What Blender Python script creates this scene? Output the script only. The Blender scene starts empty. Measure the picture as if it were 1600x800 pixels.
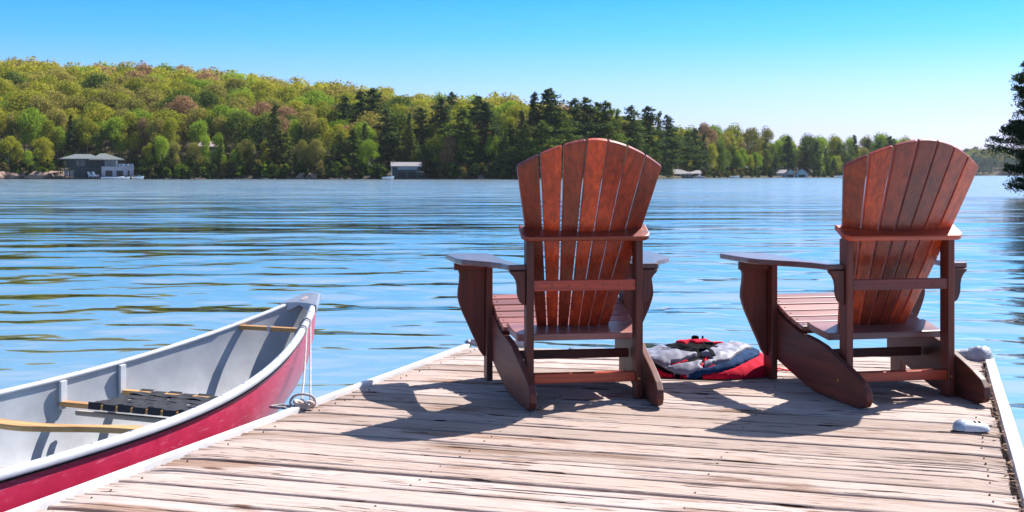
import bpy, bmesh, math, random
import numpy as np
from mathutils import Vector, Matrix, noise as mnoise

random.seed(7)
rng = np.random.default_rng(7)
SC = bpy.context.scene
COL = SC.collection

# ------------------------------------------------------------------ camera, sky, sun, exposure
F, YH, CAM_H = 1905.0, 273.0, 0.8442          # focal length and horizon row in photo pixels, eye height over the dock
WATER = -0.28
cam_data = bpy.data.cameras.new("camera")
cam = bpy.data.objects.new("camera", cam_data)
COL.objects.link(cam)
cam.location = (0, 0, CAM_H)
cam.rotation_euler = (math.pi / 2, 0, 0)
cam_data.sensor_width = 36
cam_data.lens = 36 * F / 1600
cam_data.shift_y = -(400 - YH) / 1600
cam_data.clip_start = 0.05
cam_data.clip_end = 20000
cam_data.dof.use_dof = True
cam_data.dof.focus_distance = 4.6
cam_data.dof.aperture_fstop = 22
SC.camera = cam

SUN = Vector((0.574, 0.439, 0.872)).normalized()
sun_el = math.asin(SUN.z)
sun_az = math.atan2(SUN.x, SUN.y)
world = bpy.data.worlds.new("World")
SC.world = world
world.use_nodes = True
wn, wl = world.node_tree.nodes, world.node_tree.links
sky = wn.new('ShaderNodeTexSky')
sky.sky_type = 'NISHITA'
sky.sun_disc = False
sky.sun_elevation = sun_el
sky.sun_rotation = sun_az
sky.air_density = 1.0
sky.dust_density = 1.0
sky.ozone_density = 1.0
wtc = wn.new('ShaderNodeTexCoord')
wsep = wn.new('ShaderNodeSeparateXYZ')
wl.new(wtc.outputs['Generated'], wsep.inputs[0])
wramp = wn.new('ShaderNodeValToRGB')
cr = wramp.color_ramp
stops = [(0.0, (.50, .53, .95)), (.035, (.43, .49, .90)), (.07, (.32, .47, .84)), (.11, (.13, .42, .74)),
         (.15, (.045, .36, .62)), (.21, (.24, .46, .68)), (.32, (.34, .49, .67)), (.70, (.50, .54, .62))]
cr.elements[0].position = stops[0][0]; cr.elements[0].color = (*stops[0][1], 1)
cr.elements[1].position = stops[-1][0]; cr.elements[1].color = (*stops[-1][1], 1)
for p, c in stops[1:-1]:
    e = cr.elements.new(p); e.color = (*c, 1)
wl.new(wsep.outputs[2], wramp.inputs[0])
wmul = wn.new('ShaderNodeMix'); wmul.data_type = 'RGBA'; wmul.blend_type = 'MULTIPLY'; wmul.inputs[0].default_value = 1
wl.new(sky.outputs[0], wmul.inputs[6]); wl.new(wramp.outputs[0], wmul.inputs[7])
wn['Background'].inputs[1].default_value = 0.135
wl.new(wmul.outputs[2], wn['Background'].inputs[0])

sd = bpy.data.lights.new("sun", 'SUN')
sd.energy = 4.9
sd.angle = math.radians(0.5)
sd.color = (1.0, .95, .88)
sun = bpy.data.objects.new("sun", sd)
COL.objects.link(sun)
sun.rotation_euler = (-SUN).to_track_quat('-Z', 'Y').to_euler()
sun.location = (20, 15, 40)

SC.view_settings.view_transform = 'Standard'
SC.view_settings.look = 'None'
SC.view_settings.exposure = 1.05
SC.view_settings.gamma = 1.0
SC.render.engine = 'CYCLES'
SC.cycles.max_bounces = 8
SC.cycles.transparent_max_bounces = 8
SC.cycles.caustics_reflective = False
SC.cycles.caustics_refractive = False
SC.cycles.sample_clamp_indirect = 6

# ------------------------------------------------------------------ helpers
def at(u, D, z=0.0):
    """world point seen in photo column u at depth D"""
    return Vector(((u - 800) / F * D, D, z))

def link(o, parent=None):
    COL.objects.link(o)
    if parent is not None:
        o.parent = parent
    return o

def tag(o, label=None, cat=None, group=None, kind=None):
    if label: o['label'] = label
    if cat: o['category'] = cat
    if group: o['group'] = group
    if kind: o['kind'] = kind
    return o

def empty(name, loc=(0, 0, 0), rz=0.0, label=None, cat=None, group=None):
    o = bpy.data.objects.new(name, None)
    o.empty_display_size = 0.1
    link(o)
    o.location = loc
    o.rotation_euler = (0, 0, rz)
    return tag(o, label, cat, group)

def mesh(name, verts, faces, mat=None, parent=None, smooth=False, bevel=0.0, seg=2):
    me = bpy.data.meshes.new(name)
    me.from_pydata([tuple(v) for v in verts], [], [tuple(f) for f in faces])
    me.validate()
    bm = bmesh.new(); bm.from_mesh(me)
    bmesh.ops.recalc_face_normals(bm, faces=bm.faces)
    bm.to_mesh(me); bm.free()
    return finish(name, me, mat, parent, smooth, bevel, seg)

def finish(name, me, mat, parent, smooth=False, bevel=0.0, seg=2):
    if mat: me.materials.append(mat)
    if smooth:
        me.polygons.foreach_set('use_smooth', [True] * len(me.polygons))
    o = bpy.data.objects.new(name, me)
    link(o, parent)
    if bevel:
        m = o.modifiers.new('bevel', 'BEVEL')
        m.width = bevel; m.segments = seg; m.limit_method = 'ANGLE'; m.angle_limit = math.radians(35)
        m.harden_normals = False
    return o

class MB:
    """collects simple solids into one mesh"""
    def __init__(self): self.v = []; self.f = []
    def add(self, v, f):
        n = len(self.v)
        self.v += [tuple(p) for p in v]
        self.f += [tuple(i + n for i in q) for q in f]
        return self
    def box(self, x0, x1, y0, y1, z0, z1, M=None):
        v = [Vector(p) for p in ((x0,y0,z0),(x1,y0,z0),(x1,y1,z0),(x0,y1,z0),(x0,y0,z1),(x1,y0,z1),(x1,y1,z1),(x0,y1,z1))]
        if M is not None: v = [M @ p for p in v]
        return self.add(v, [(0,3,2,1),(4,5,6,7),(0,1,5,4),(1,2,6,5),(2,3,7,6),(3,0,4,7)])
    def prism(self, outline, fn, a, b):
        """outline of 2D points; fn(p, q, h) -> 3D; extruded from h=a to h=b"""
        n = len(outline)
        v = [fn(p, q, a) for p, q in outline] + [fn(p, q, b) for p, q in outline]
        f = [tuple(range(n)), tuple(range(2*n-1, n-1, -1))]
        f += [(i, (i+1) % n, n + (i+1) % n, n + i) for i in range(n)]
        return self.add(v, f)
    def tube(self, pts, r, seg=8, closed=False):
        pts = [Vector(p) for p in pts]; n = len(pts)
        rings = []; up = Vector((0, 0, 1))
        for i, p in enumerate(pts):
            if closed: d = pts[(i+1) % n] - pts[i-1]
            else: d = pts[min(i+1, n-1)] - pts[max(i-1, 0)]
            d.normalize()
            s = d.cross(up)
            if s.length < 1e-3: s = d.cross(Vector((1, 0, 0)))
            s.normalize(); t = s.cross(d)
            rr = r[i] if isinstance(r, (list, tuple)) else r
            rings.append([p + s*rr*math.cos(a) + t*rr*math.sin(a) for a in [2*math.pi*k/seg for k in range(seg)]])
        v = [q for ring in rings for q in ring]; f = []
        m = n if closed else n-1
        for i in range(m):
            j = (i+1) % n
            for k in range(seg):
                f.append((i*seg+k, i*seg+(k+1) % seg, j*seg+(k+1) % seg, j*seg+k))
        if not closed:
            f.append(tuple(range(seg))[::-1]); f.append(tuple((n-1)*seg+k for k in range(seg)))
        return self.add(v, f)
    def build(self, name, mat, parent=None, smooth=False, bevel=0.0, seg=2):
        return mesh(name, self.v, self.f, mat, parent, smooth, bevel, seg)

def grid_faces(nu, nv, wrap=False):
    f = []
    for i in range(nu-1):
        for j in range(nv-1 if not wrap else nv):
            f.append((i*nv+j, i*nv+(j+1) % nv, (i+1)*nv+(j+1) % nv, (i+1)*nv+j))
    return f

def interp(x, pts):
    xs = [p[0] for p in pts]; ys = [p[1] for p in pts]
    return float(np.interp(x, xs, ys))

def smooth_interp(x, pts):
    for (x0, y0), (x1, y1) in zip(pts, pts[1:]):
        if x <= x1:
            t = max(0, min(1, (x-x0)/(x1-x0))); t = t*t*(3-2*t)
            return y0 + (y1-y0)*t
    return pts[-1][1]

# ------------------------------------------------------------------ materials
def new_mat(name):
    m = bpy.data.materials.new(name); m.use_nodes = True
    nt = m.node_tree
    return m, nt.nodes, nt.links, nt.nodes['Principled BSDF']

def ramp(n, stops, interp_='LINEAR'):
    r = n.new('ShaderNodeValToRGB'); c = r.color_ramp; c.interpolation = interp_
    c.elements[0].position = stops[0][0]; c.elements[0].color = (*stops[0][1], 1)
    c.elements[1].position = stops[-1][0]; c.elements[1].color = (*stops[-1][1], 1)
    for p, k in stops[1:-1]:
        e = c.elements.new(p); e.color = (*k, 1)
    return r

def coords(n, l, scale=(1, 1, 1), random_offset=True, rot=(0, 0, 0)):
    tc = n.new('ShaderNodeTexCoord'); mp = n.new('ShaderNodeMapping')
    mp.inputs['Scale'].default_value = scale; mp.inputs['Rotation'].default_value = rot
    l.new(tc.outputs['Object'], mp.inputs[0])
    if random_offset:
        oi = n.new('ShaderNodeObjectInfo'); mm = n.new('ShaderNodeMath'); mm.operation = 'MULTIPLY'; mm.inputs[1].default_value = 37
        l.new(oi.outputs['Random'], mm.inputs[0])
        cb = n.new('ShaderNodeCombineXYZ'); l.new(mm.outputs[0], cb.inputs[0]); l.new(mm.outputs[0], cb.inputs[1]); l.new(mm.outputs[0], cb.inputs[2])
        l.new(cb.outputs[0], mp.inputs['Location'])
    return mp

def noise(n, l, vec, scale, detail=4, rough=.55, dist=0):
    t = n.new('ShaderNodeTexNoise'); t.inputs['Scale'].default_value = scale
    t.inputs['Detail'].default_value = detail; t.inputs['Roughness'].default_value = rough
    t.inputs['Distortion'].default_value = dist
    l.new(vec.outputs[0], t.inputs['Vector'])
    return t

def mixc(n, l, a, b, fac, mode='MIX'):
    m = n.new('ShaderNodeMix'); m.data_type = 'RGBA'; m.blend_type = mode
    for sock, val in ((0, fac), (6, a), (7, b)):
        if hasattr(val, 'is_linked') or hasattr(val, 'links'): l.new(val, m.inputs[sock])
        elif sock == 0: m.inputs[0].default_value = val
        else: m.inputs[sock].default_value = (*val, 1)
    return m.outputs[2]

def bump(n, l, bs, h, strength=.3, dist=.01, prev=None):
    b = n.new('ShaderNodeBump'); b.inputs['Strength'].default_value = strength; b.inputs['Distance'].default_value = dist
    l.new(h, b.inputs['Height'])
    if prev is not None: l.new(prev.outputs[0], b.inputs['Normal'])
    l.new(b.outputs[0], bs.inputs['Normal'])
    return b

def simple(name, col, rough=.6, metal=0.0, var=.12, nscale=6, bstr=0.0, spec=.5, bdist=.005, rnd=.0):
    m, n, l, b = new_mat(name)
    mp = coords(n, l)
    t = noise(n, l, mp, nscale, 5)
    lo = tuple(c*(1-var) for c in col); hi = tuple(min(1, c*(1+var)) for c in col)
    r = ramp(n, [(.3, lo), (.7, hi)]); l.new(t.outputs[0], r.inputs[0])
    l.new(r.outputs[0], b.inputs['Base Color'])
    b.inputs['Roughness'].default_value = rough; b.inputs['Metallic'].default_value = metal
    b.inputs['Specular IOR Level'].default_value = spec
    if bstr: bump(n, l, b, t.outputs[0], bstr, bdist)
    return m

def stained_wood(name, axis, tone='red', coat=.75, crough=.16):
    """glossy red-brown stained hardwood, grain along the axis"""
    m, n, l, b = new_mat(name)
    sc_ = [30, 30, 30]; sc_[axis] = 1.0
    g = noise(n, l, coords(n, l, tuple(sc_)), 1.6, 8, .66, .5)
    s2 = [5, 5, 5]; s2[axis] = 1.1
    w = noise(n, l, coords(n, l, tuple(s2)), 1.3, 4, .6)
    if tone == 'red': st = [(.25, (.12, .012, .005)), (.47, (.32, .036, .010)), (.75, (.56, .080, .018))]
    elif tone == 'glare': st = [(.25, (.17, .055, .042)), (.47, (.27, .10, .078)), (.75, (.38, .17, .135))]
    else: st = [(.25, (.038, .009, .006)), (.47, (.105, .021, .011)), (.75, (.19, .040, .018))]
    r = ramp(n, st); l.new(g.outputs[0], r.inputs[0])
    oi = n.new('ShaderNodeObjectInfo')
    r2 = ramp(n, [(0, (.48, .45, .5)), (.35, (.80, .75, .75)), (.7, (1.1, 1.05, 1)), (1, (1.6, 1.5, 1.25))] if tone == 'red' else [(0, (.75, .75, .8)), (1, (1.2, 1.15, 1.1))])
    l.new(oi.outputs['Random'], r2.inputs[0])
    c1 = mixc(n, l, r.outputs[0], r2.outputs[0], 1.0, 'MULTIPLY')
    r3 = ramp(n, [(.3, (.60, .58, .62)), (.7, (1.35, 1.3, 1.25))]); l.new(w.outputs[0], r3.inputs[0])
    c2 = mixc(n, l, c1, r3.outputs[0], 1.0, 'MULTIPLY')
    # small scuffs down to paler wood
    sc = noise(n, l, coords(n, l, (14, 14, 14)), 3.0, 6, .8, .3)
    rs = ramp(n, [(.70, (0, 0, 0)), (.76, (.5, .5, .5))]); l.new(sc.outputs[0], rs.inputs[0])
    c2 = mixc(n, l, c2, (.34, .16, .11), rs.outputs[0])
    l.new(c2, b.inputs['Base Color'])
    rr = n.new('ShaderNodeMapRange'); rr.inputs[3].default_value = .46 if tone == 'dark' else .32; rr.inputs[4].default_value = .68 if tone == 'dark' else .55
    l.new(w.outputs[0], rr.inputs[0]); l.new(rr.outputs[0], b.inputs['Roughness'])
    b.inputs['Coat Weight'].default_value = coat; b.inputs['Coat Roughness'].default_value = crough
    bump(n, l, b, g.outputs[0], .16, .003)
    return m

WOOD = [stained_wood('red_stained_wood_' + 'xyz'[i], i, 'red', .45, .25) for i in range(3)]
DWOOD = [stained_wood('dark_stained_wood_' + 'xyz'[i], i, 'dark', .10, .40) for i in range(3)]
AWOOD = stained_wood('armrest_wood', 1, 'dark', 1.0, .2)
GWOOD = [stained_wood('glare_wood_' + 'xyz'[i], i, 'glare', .6, .25) for i in range(3)]  # pale pink seat tone: sun glare painted into the wood colour

def plank_mat():
    m, n, l, b = new_mat('weathered_plank')
    mp = coords(n, l, (4.0, 46, 12))
    g = noise(n, l, mp, 1.5, 9, .66, .7)
    mpf = coords(n, l, (7, 120, 30))
    fine = noise(n, l, mpf, 1.0, 4, .7, .3)
    mpb = coords(n, l, (1.3, 5, 2))
    big = noise(n, l, mpb, 1.2, 4, .6, .4)
    r = ramp(n, [(.22, (.25, .18, .15)), (.36, (.38, .298, .262)), (.52, (.43, .35, .32)), (.80, (.49, .42, .39))])
    l.new(g.outputs[0], r.inputs[0])
    r2 = ramp(n, [(.34, (.62, .50, .41)), (.45, (1, 1, 1)), (.75, (1.06, 1.05, 1.04))]); l.new(big.outputs[0], r2.inputs[0])
    c = mixc(n, l, r.outputs[0], r2.outputs[0], 1, 'MULTIPLY')
    r3 = ramp(n, [(.30, (.68, .63, .60)), (.46, (1, 1, 1))]); l.new(fine.outputs[0], r3.inputs[0])
    c = mixc(n, l, c, r3.outputs[0], .85, 'MULTIPLY')
    oi = n.new('ShaderNodeObjectInfo')
    r4 = ramp(n, [(0, (.74, .70, .66)), (.3, (.95, .90, .86)), (.6, (1.0, .99, .99)), (1, (1.12, 1.11, 1.12))]); l.new(oi.outputs['Random'], r4.inputs[0])
    c = mixc(n, l, c, r4.outputs[0], 1, 'MULTIPLY')
    # knots
    mpk = coords(n, l, (2.2, 7.5, 1))
    vo = n.new('ShaderNodeTexVoronoi'); vo.inputs['Scale'].default_value = 1.0; l.new(mpk.outputs[0], vo.inputs['Vector'])
    rk = ramp(n, [(.0, (.25, .16, .12)), (.055, (.45, .33, .26)), (.10, (1, 1, 1))]); l.new(vo.outputs['Distance'], rk.inputs[0])
    c = mixc(n, l, c, rk.outputs[0], 1, 'MULTIPLY')
    # dark weathering cracks along the grain
    mpc = coords(n, l, (3.2, 60, 8))
    ck = noise(n, l, mpc, 1.3, 3, .5, .2)
    rc = ramp(n, [(.33, (.12, .08, .065)), (.355, (1, 1, 1))]); l.new(ck.outputs[0], rc.inputs[0])
    c = mixc(n, l, c, rc.outputs[0], 1, 'MULTIPLY')
    mps = coords(n, l, (5.5, 85, 20))
    sk = noise(n, l, mps, 1.2, 2, .5, .3)
    patch = noise(n, l, coords(n, l, (1.7, 4, 2)), 1.5, 3, .6)
    th = n.new('ShaderNodeMath'); th.operation = 'MULTIPLY_ADD'; th.inputs[1].default_value = .34; l.new(patch.outputs[0], th.inputs[0]); l.new(sk.outputs[0], th.inputs[2])
    rs = ramp(n, [(.462, (.22, .155, .13)), (.495, (1, 1, 1))]); l.new(th.outputs[0], rs.inputs[0])
    c = mixc(n, l, c, rs.outputs[0], 1, 'MULTIPLY')
    l.new(c, b.inputs['Base Color'])
    b.inputs['Roughness'].default_value = .86; b.inputs['Specular IOR Level'].default_value = .25
    b1 = bump(n, l, b, g.outputs[0], .7, .006)
    b2 = bump(n, l, b, fine.outputs[0], .45, .0025, b1)
    bump(n, l, b, rc.outputs[0], .6, .004, b2)
    return m
PLANK = plank_mat()

def tan_wood(name, axis, c0, c1, rough=.5):
    m, n, l, b = new_mat(name)
    s = [40, 40, 40]; s[axis] = 2
    mp = coords(n, l, tuple(s)); g = noise(n, l, mp, 1, 5, .6, .4)
    r = ramp(n, [(.3, c0), (.7, c1)]); l.new(g.outputs[0], r.inputs[0]); l.new(r.outputs[0], b.inputs['Base Color'])
    b.inputs['Roughness'].default_value = rough
    bump(n, l, b, g.outputs[0], .15, .003)
    return m
ASH = tan_wood('ash_wood', 1, (.36, .17, .055), (.60, .34, .13))
GREY_RAIL = tan_wood('greyed_rail', 1, (.26, .23, .21), (.38, .35, .33), .65)

def hull_red():
    m, n, l, b = new_mat('crimson_hull')
    mp = coords(n, l, (1, 1, 1), False); t = noise(n, l, mp, 9, 8, .7, .5)
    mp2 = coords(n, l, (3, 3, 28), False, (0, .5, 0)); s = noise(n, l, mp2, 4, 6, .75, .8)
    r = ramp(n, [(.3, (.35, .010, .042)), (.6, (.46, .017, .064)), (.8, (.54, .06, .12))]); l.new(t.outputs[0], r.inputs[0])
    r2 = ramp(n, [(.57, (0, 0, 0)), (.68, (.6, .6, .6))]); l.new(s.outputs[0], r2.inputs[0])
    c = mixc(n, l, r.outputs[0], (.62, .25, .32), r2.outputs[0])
    l.new(c, b.inputs['Base Color'])
    b.inputs['Roughness'].default_value = .42; b.inputs['Coat Weight'].default_value = .15
    bump(n, l, b, t.outputs[0], .12, .004)
    return m
HULL = hull_red()

def liner_mat():
    m, n, l, b = new_mat('woven_liner')
    mp = coords(n, l, (1, 1, 1), False)
    ch = n.new('ShaderNodeTexWave'); ch.inputs['Scale'].default_value = 60; ch.inputs['Distortion'].default_value = 1.5
    ch.bands_direction = 'DIAGONAL'
    l.new(mp.outputs[0], ch.inputs['Vector'])
    t = noise(n, l, mp, 7, 6, .6)
    r = ramp(n, [(.3, (.35, .36, .39)), (.7, (.50, .51, .54))]); l.new(t.outputs[0], r.inputs[0])
    r2 = ramp(n, [(.2, (.94, .945, .95)), (.8, (1, 1, 1))]); l.new(ch.outputs[0], r2.inputs[0])
    c = mixc(n, l, r.outputs[0], r2.outputs[0], 1, 'MULTIPLY')
    l.new(c, b.inputs['Base Color']); b.inputs['Roughness'].default_value = .6
    bump(n, l, b, ch.outputs[0], .06, .002)
    return m
LINER = liner_mat()
ALU = simple('gunwale_alloy', (.47, .49, .53), .42, 0.0, .12, 14, .12)
ALU_DARK = simple('deck_plate_alloy', (.34, .37, .43), .35, .5, .15, 9, .1)
WEB_BLACK = simple('black_webbing', (.012, .013, .02), .75, 0, .3, 60, .3)
VINYL = simple('white_vinyl_edge', (.58, .57, .58), .55, 0, .10, 11, .2, .35)
BUMPER = simple('grey_vinyl_bumper', (.30, .32, .37), .48, 0, .22, 7, .35, .4, .02)
STEEL = simple('dull_steel', (.30, .31, .33), .42, .8, .2, 20, .1)
BRASS = simple('brass_bolt', (.62, .36, .14), .35, .9, .2, 30)
RUST = simple('rusty_screw', (.10, .055, .04), .8, .3)
ROPE = simple('weathered_rope', (.50, .40, .35), .9, 0, .35, 90, .8, .2, .004)
ROPE_DARK = simple('grey_mooring_rope', (.36, .33, .33), .9, 0, .3, 80, .8, .2, .004)
FRAME_TIMBER = simple('dock_frame_timber', (.16, .12, .09), .9, 0, .3, 8, .4)
RED_CLOTH = simple('red_nylon', (.50, .006, .030), .85, 0, .2, 14, .35, .15, .01)
GREY_CLOTH = simple('pale_grey_nylon', (.21, .21, .27), .55, 0, .12, 16, .3, .5, .008)
NAVY_CLOTH = simple('navy_nylon', (.010, .035, .10), .85, 0, .3, 14, .3, .12, .008)
BLACK_CLOTH = simple('black_nylon', (.006, .006, .009), .9, 0, .3, 18, .3, .08, .008)
PLASTIC_W = simple('white_plastic', (.52, .54, .58), .35, 0, .08, 18, .1)
LENS = simple('clear_grey_lens', (.30, .36, .44), .12, 0, .2, 20, 0, .8)

# ------------------------------------------------------------------ water
def make_water():
    m, n, l, b = new_mat('lake_water')
    tc = n.new('ShaderNodeTexCoord')
    def mapped(sc, rz=0.0):
        mp = n.new('ShaderNodeMapping'); mp.inputs['Scale'].default_value = sc; mp.inputs['Rotation'].default_value = (0, 0, rz)
        l.new(tc.outputs['Object'], mp.inputs[0]); return mp
    # fine ripples everywhere, a breeze-ruffled surface further out
    c = noise(n, l, mapped((1.1, 3.4, 1), -.10), 1.0, 3, .5, .5)
    sp = noise(n, l, mapped((.030, .085, 1), .05), 1.0, 3, .6, .3)
    at_ = n.new('ShaderNodeAttribute'); at_.attribute_name = 'breeze'
    sr = ramp(n, [(.36, (.35, .35, .35)), (.62, (1, 1, 1))]); l.new(sp.outputs[0], sr.inputs[0])
    m1 = n.new('ShaderNodeMath'); m1.operation = 'MULTIPLY'; l.new(c.outputs[0], m1.inputs[0]); l.new(sr.outputs[0], m1.inputs[1])
    m2 = n.new('ShaderNodeMath'); m2.operation = 'MULTIPLY'; l.new(m1.outputs[0], m2.inputs[0]); l.new(at_.outputs['Fac'], m2.inputs[1])
    bf = bump(n, l, b, m2.outputs[0], 1.0, .050)
    def layer(sc, dist, prev, rz):
        t = noise(n, l, mapped(sc, rz), 1.0, 2, .5, .6)
        mm = n.new('ShaderNodeMath'); mm.operation = 'MULTIPLY'; l.new(t.outputs[0], mm.inputs[0]); l.new(at_.outputs['Fac'], mm.inputs[1])
        return bump(n, l, b, mm.outputs[0], 1.0, dist, prev)
    bf = layer((.22, .75, 1), .26, bf, .06)
    bf = layer((.045, .20, 1), .85, bf, -.05)
    b.inputs['Base Color'].default_value = (.022, .11, .19, 1)
    b.inputs['Roughness'].default_value = .03
    b.inputs['IOR'].default_value = 1.52
    eye = CAM_H - WATER
    ds = [-60, -20, -5, 0, 1.5, 2.6] + [F*eye/(y-YH) for y in np.arange(900, 330, -1.0)] + [F*eye/(y-YH) for y in np.arange(330, 275.5, -.7)] + [1300, 2500, 7000]
    us = [-30000, -9000, -4000, -2200, -1400] + list(np.arange(-900, 2500, 4.5)) + [2900, 3700, 5500, 10000, 31000]
    dd = np.array(ds)[:, None]; uu = np.array(us)[None, :]
    X = (uu-800)/F*np.maximum(dd, 6.0) + 0*dd; Y = dd + 0*uu
    rgw = np.random.default_rng(3)
    Zw = np.zeros_like(X)
    for k in range(110):
        lam = .15*(14.0**rgw.uniform(0, 1))            # .15 to 2.1 m
        th = math.pi/2 + rgw.normal()*.42
        kk = 2*math.pi/lam
        amp = .0050/kk*(1.25 if lam > 1 else .9)
        row = np.gradient(np.array(ds))[:, None]
        res = np.clip(lam/(np.abs(row)*2.2) - .5, 0, 1)    # waves the sheet cannot carry are left to the ripples
        warp = .25*np.sin(X*.23 + k) + .18*np.sin(Y*.31 + 2*k)
        Zw += amp*res*np.sin(kk*(X*math.cos(th) + Y*math.sin(th)) + warp*2 + rgw.uniform(0, 6.28))
    for k in range(26):
        lam = 2.0*(4.5**rgw.uniform(0, 1))            # longer wash from passing boats, 2 to 9 m
        th = math.pi/2 + rgw.normal()*.22
        kk = 2*math.pi/lam
        res = np.clip(lam/(np.abs(np.gradient(np.array(ds))[:, None])*2.2) - .5, 0, 1)
        Zw += .0042/kk*np.clip((Y-8)/20, 0, 1)*res*np.sin(kk*(X*math.cos(th) + Y*math.sin(th)) + .8*np.sin(X*.06+k) + rgw.uniform(0, 6.28))
    gust = .80 + .35*np.sin(X*.11 + 1.3*np.sin(Y*.07)) * np.sin(Y*.13 + .9*np.sin(X*.05))
    Zw *= gust
    v = np.stack([X, Y, Zw], -1).reshape(-1, 3)
    nr, nc = len(ds), len(us)
    a = np.arange(nr*nc).reshape(nr, nc)
    q = np.stack([a[:-1, :-1], a[:-1, 1:], a[1:, 1:], a[1:, :-1]], -1).reshape(-1, 4)
    me = bpy.data.meshes.new('lake_water')
    me.vertices.add(len(v)); me.vertices.foreach_set('co', v.astype(np.float32).ravel())
    me.loops.add(len(q)*4); me.loops.foreach_set('vertex_index', q.astype(np.int32).ravel())
    me.polygons.add(len(q)); me.polygons.foreach_set('loop_start', np.arange(0, len(q)*4, 4, dtype=np.int32))
    at2 = me.attributes.new('breeze', 'FLOAT', 'POINT')
    br = .05 + .95*np.clip((Y-11)/60, 0, 1)**.9
    at2.data.foreach_set('value', br.astype(np.float32).ravel())
    me.update(calc_edges=True)
    # mirror-like share of the surface: Fresnel, a little stronger than clean water
    out = n['Material Output']; fr = n.new('ShaderNodeFresnel'); fr.inputs[0].default_value = 1.40
    l.new(b.inputs['Normal'].links[0].from_socket, fr.inputs['Normal'])
    fm = n.new('ShaderNodeMath'); fm.operation = 'MULTIPLY_ADD'; fm.use_clamp = True; fm.inputs[1].default_value = 1.5; fm.inputs[2].default_value = .05
    l.new(fr.outputs[0], fm.inputs[0])
    gl = n.new('ShaderNodeBsdfGlossy'); rm = n.new('ShaderNodeMath'); rm.operation = 'MULTIPLY_ADD'; rm.inputs[1].default_value = .11; rm.inputs[2].default_value = .03; l.new(at_.outputs['Fac'], rm.inputs[0]); l.new(rm.outputs[0], gl.inputs['Roughness']); l.new(b.inputs['Normal'].links[0].from_socket, gl.inputs['Normal'])
    df = n.new('ShaderNodeBsdfDiffuse'); df.inputs[0].default_value = (.29, .37, .41, 1)
    mx = n.new('ShaderNodeMixShader'); l.new(fm.outputs[0], mx.inputs[0]); l.new(df.outputs[0], mx.inputs[1]); l.new(gl.outputs[0], mx.inputs[2])
    l.new(mx.outputs[0], out.inputs[0])
    o = finish('lake_water', me, m, None, True)
    o.location = (0, 0, WATER)
    tag(o, kind='structure')
    # lake bed so that nothing is open underneath
    bed = mesh('lake_bed', [(-5000, -60, 0), (5000, -60, 0), (5000, 7000, 0), (-5000, 7000, 0)], [(0, 1, 2, 3)],
               simple('lake_bed_silt', (.08, .09, .07), .95, 0, .3, .5))
    bed.location = (0, 0, WATER - 3.0); tag(bed, kind='structure')
make_water()

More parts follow.
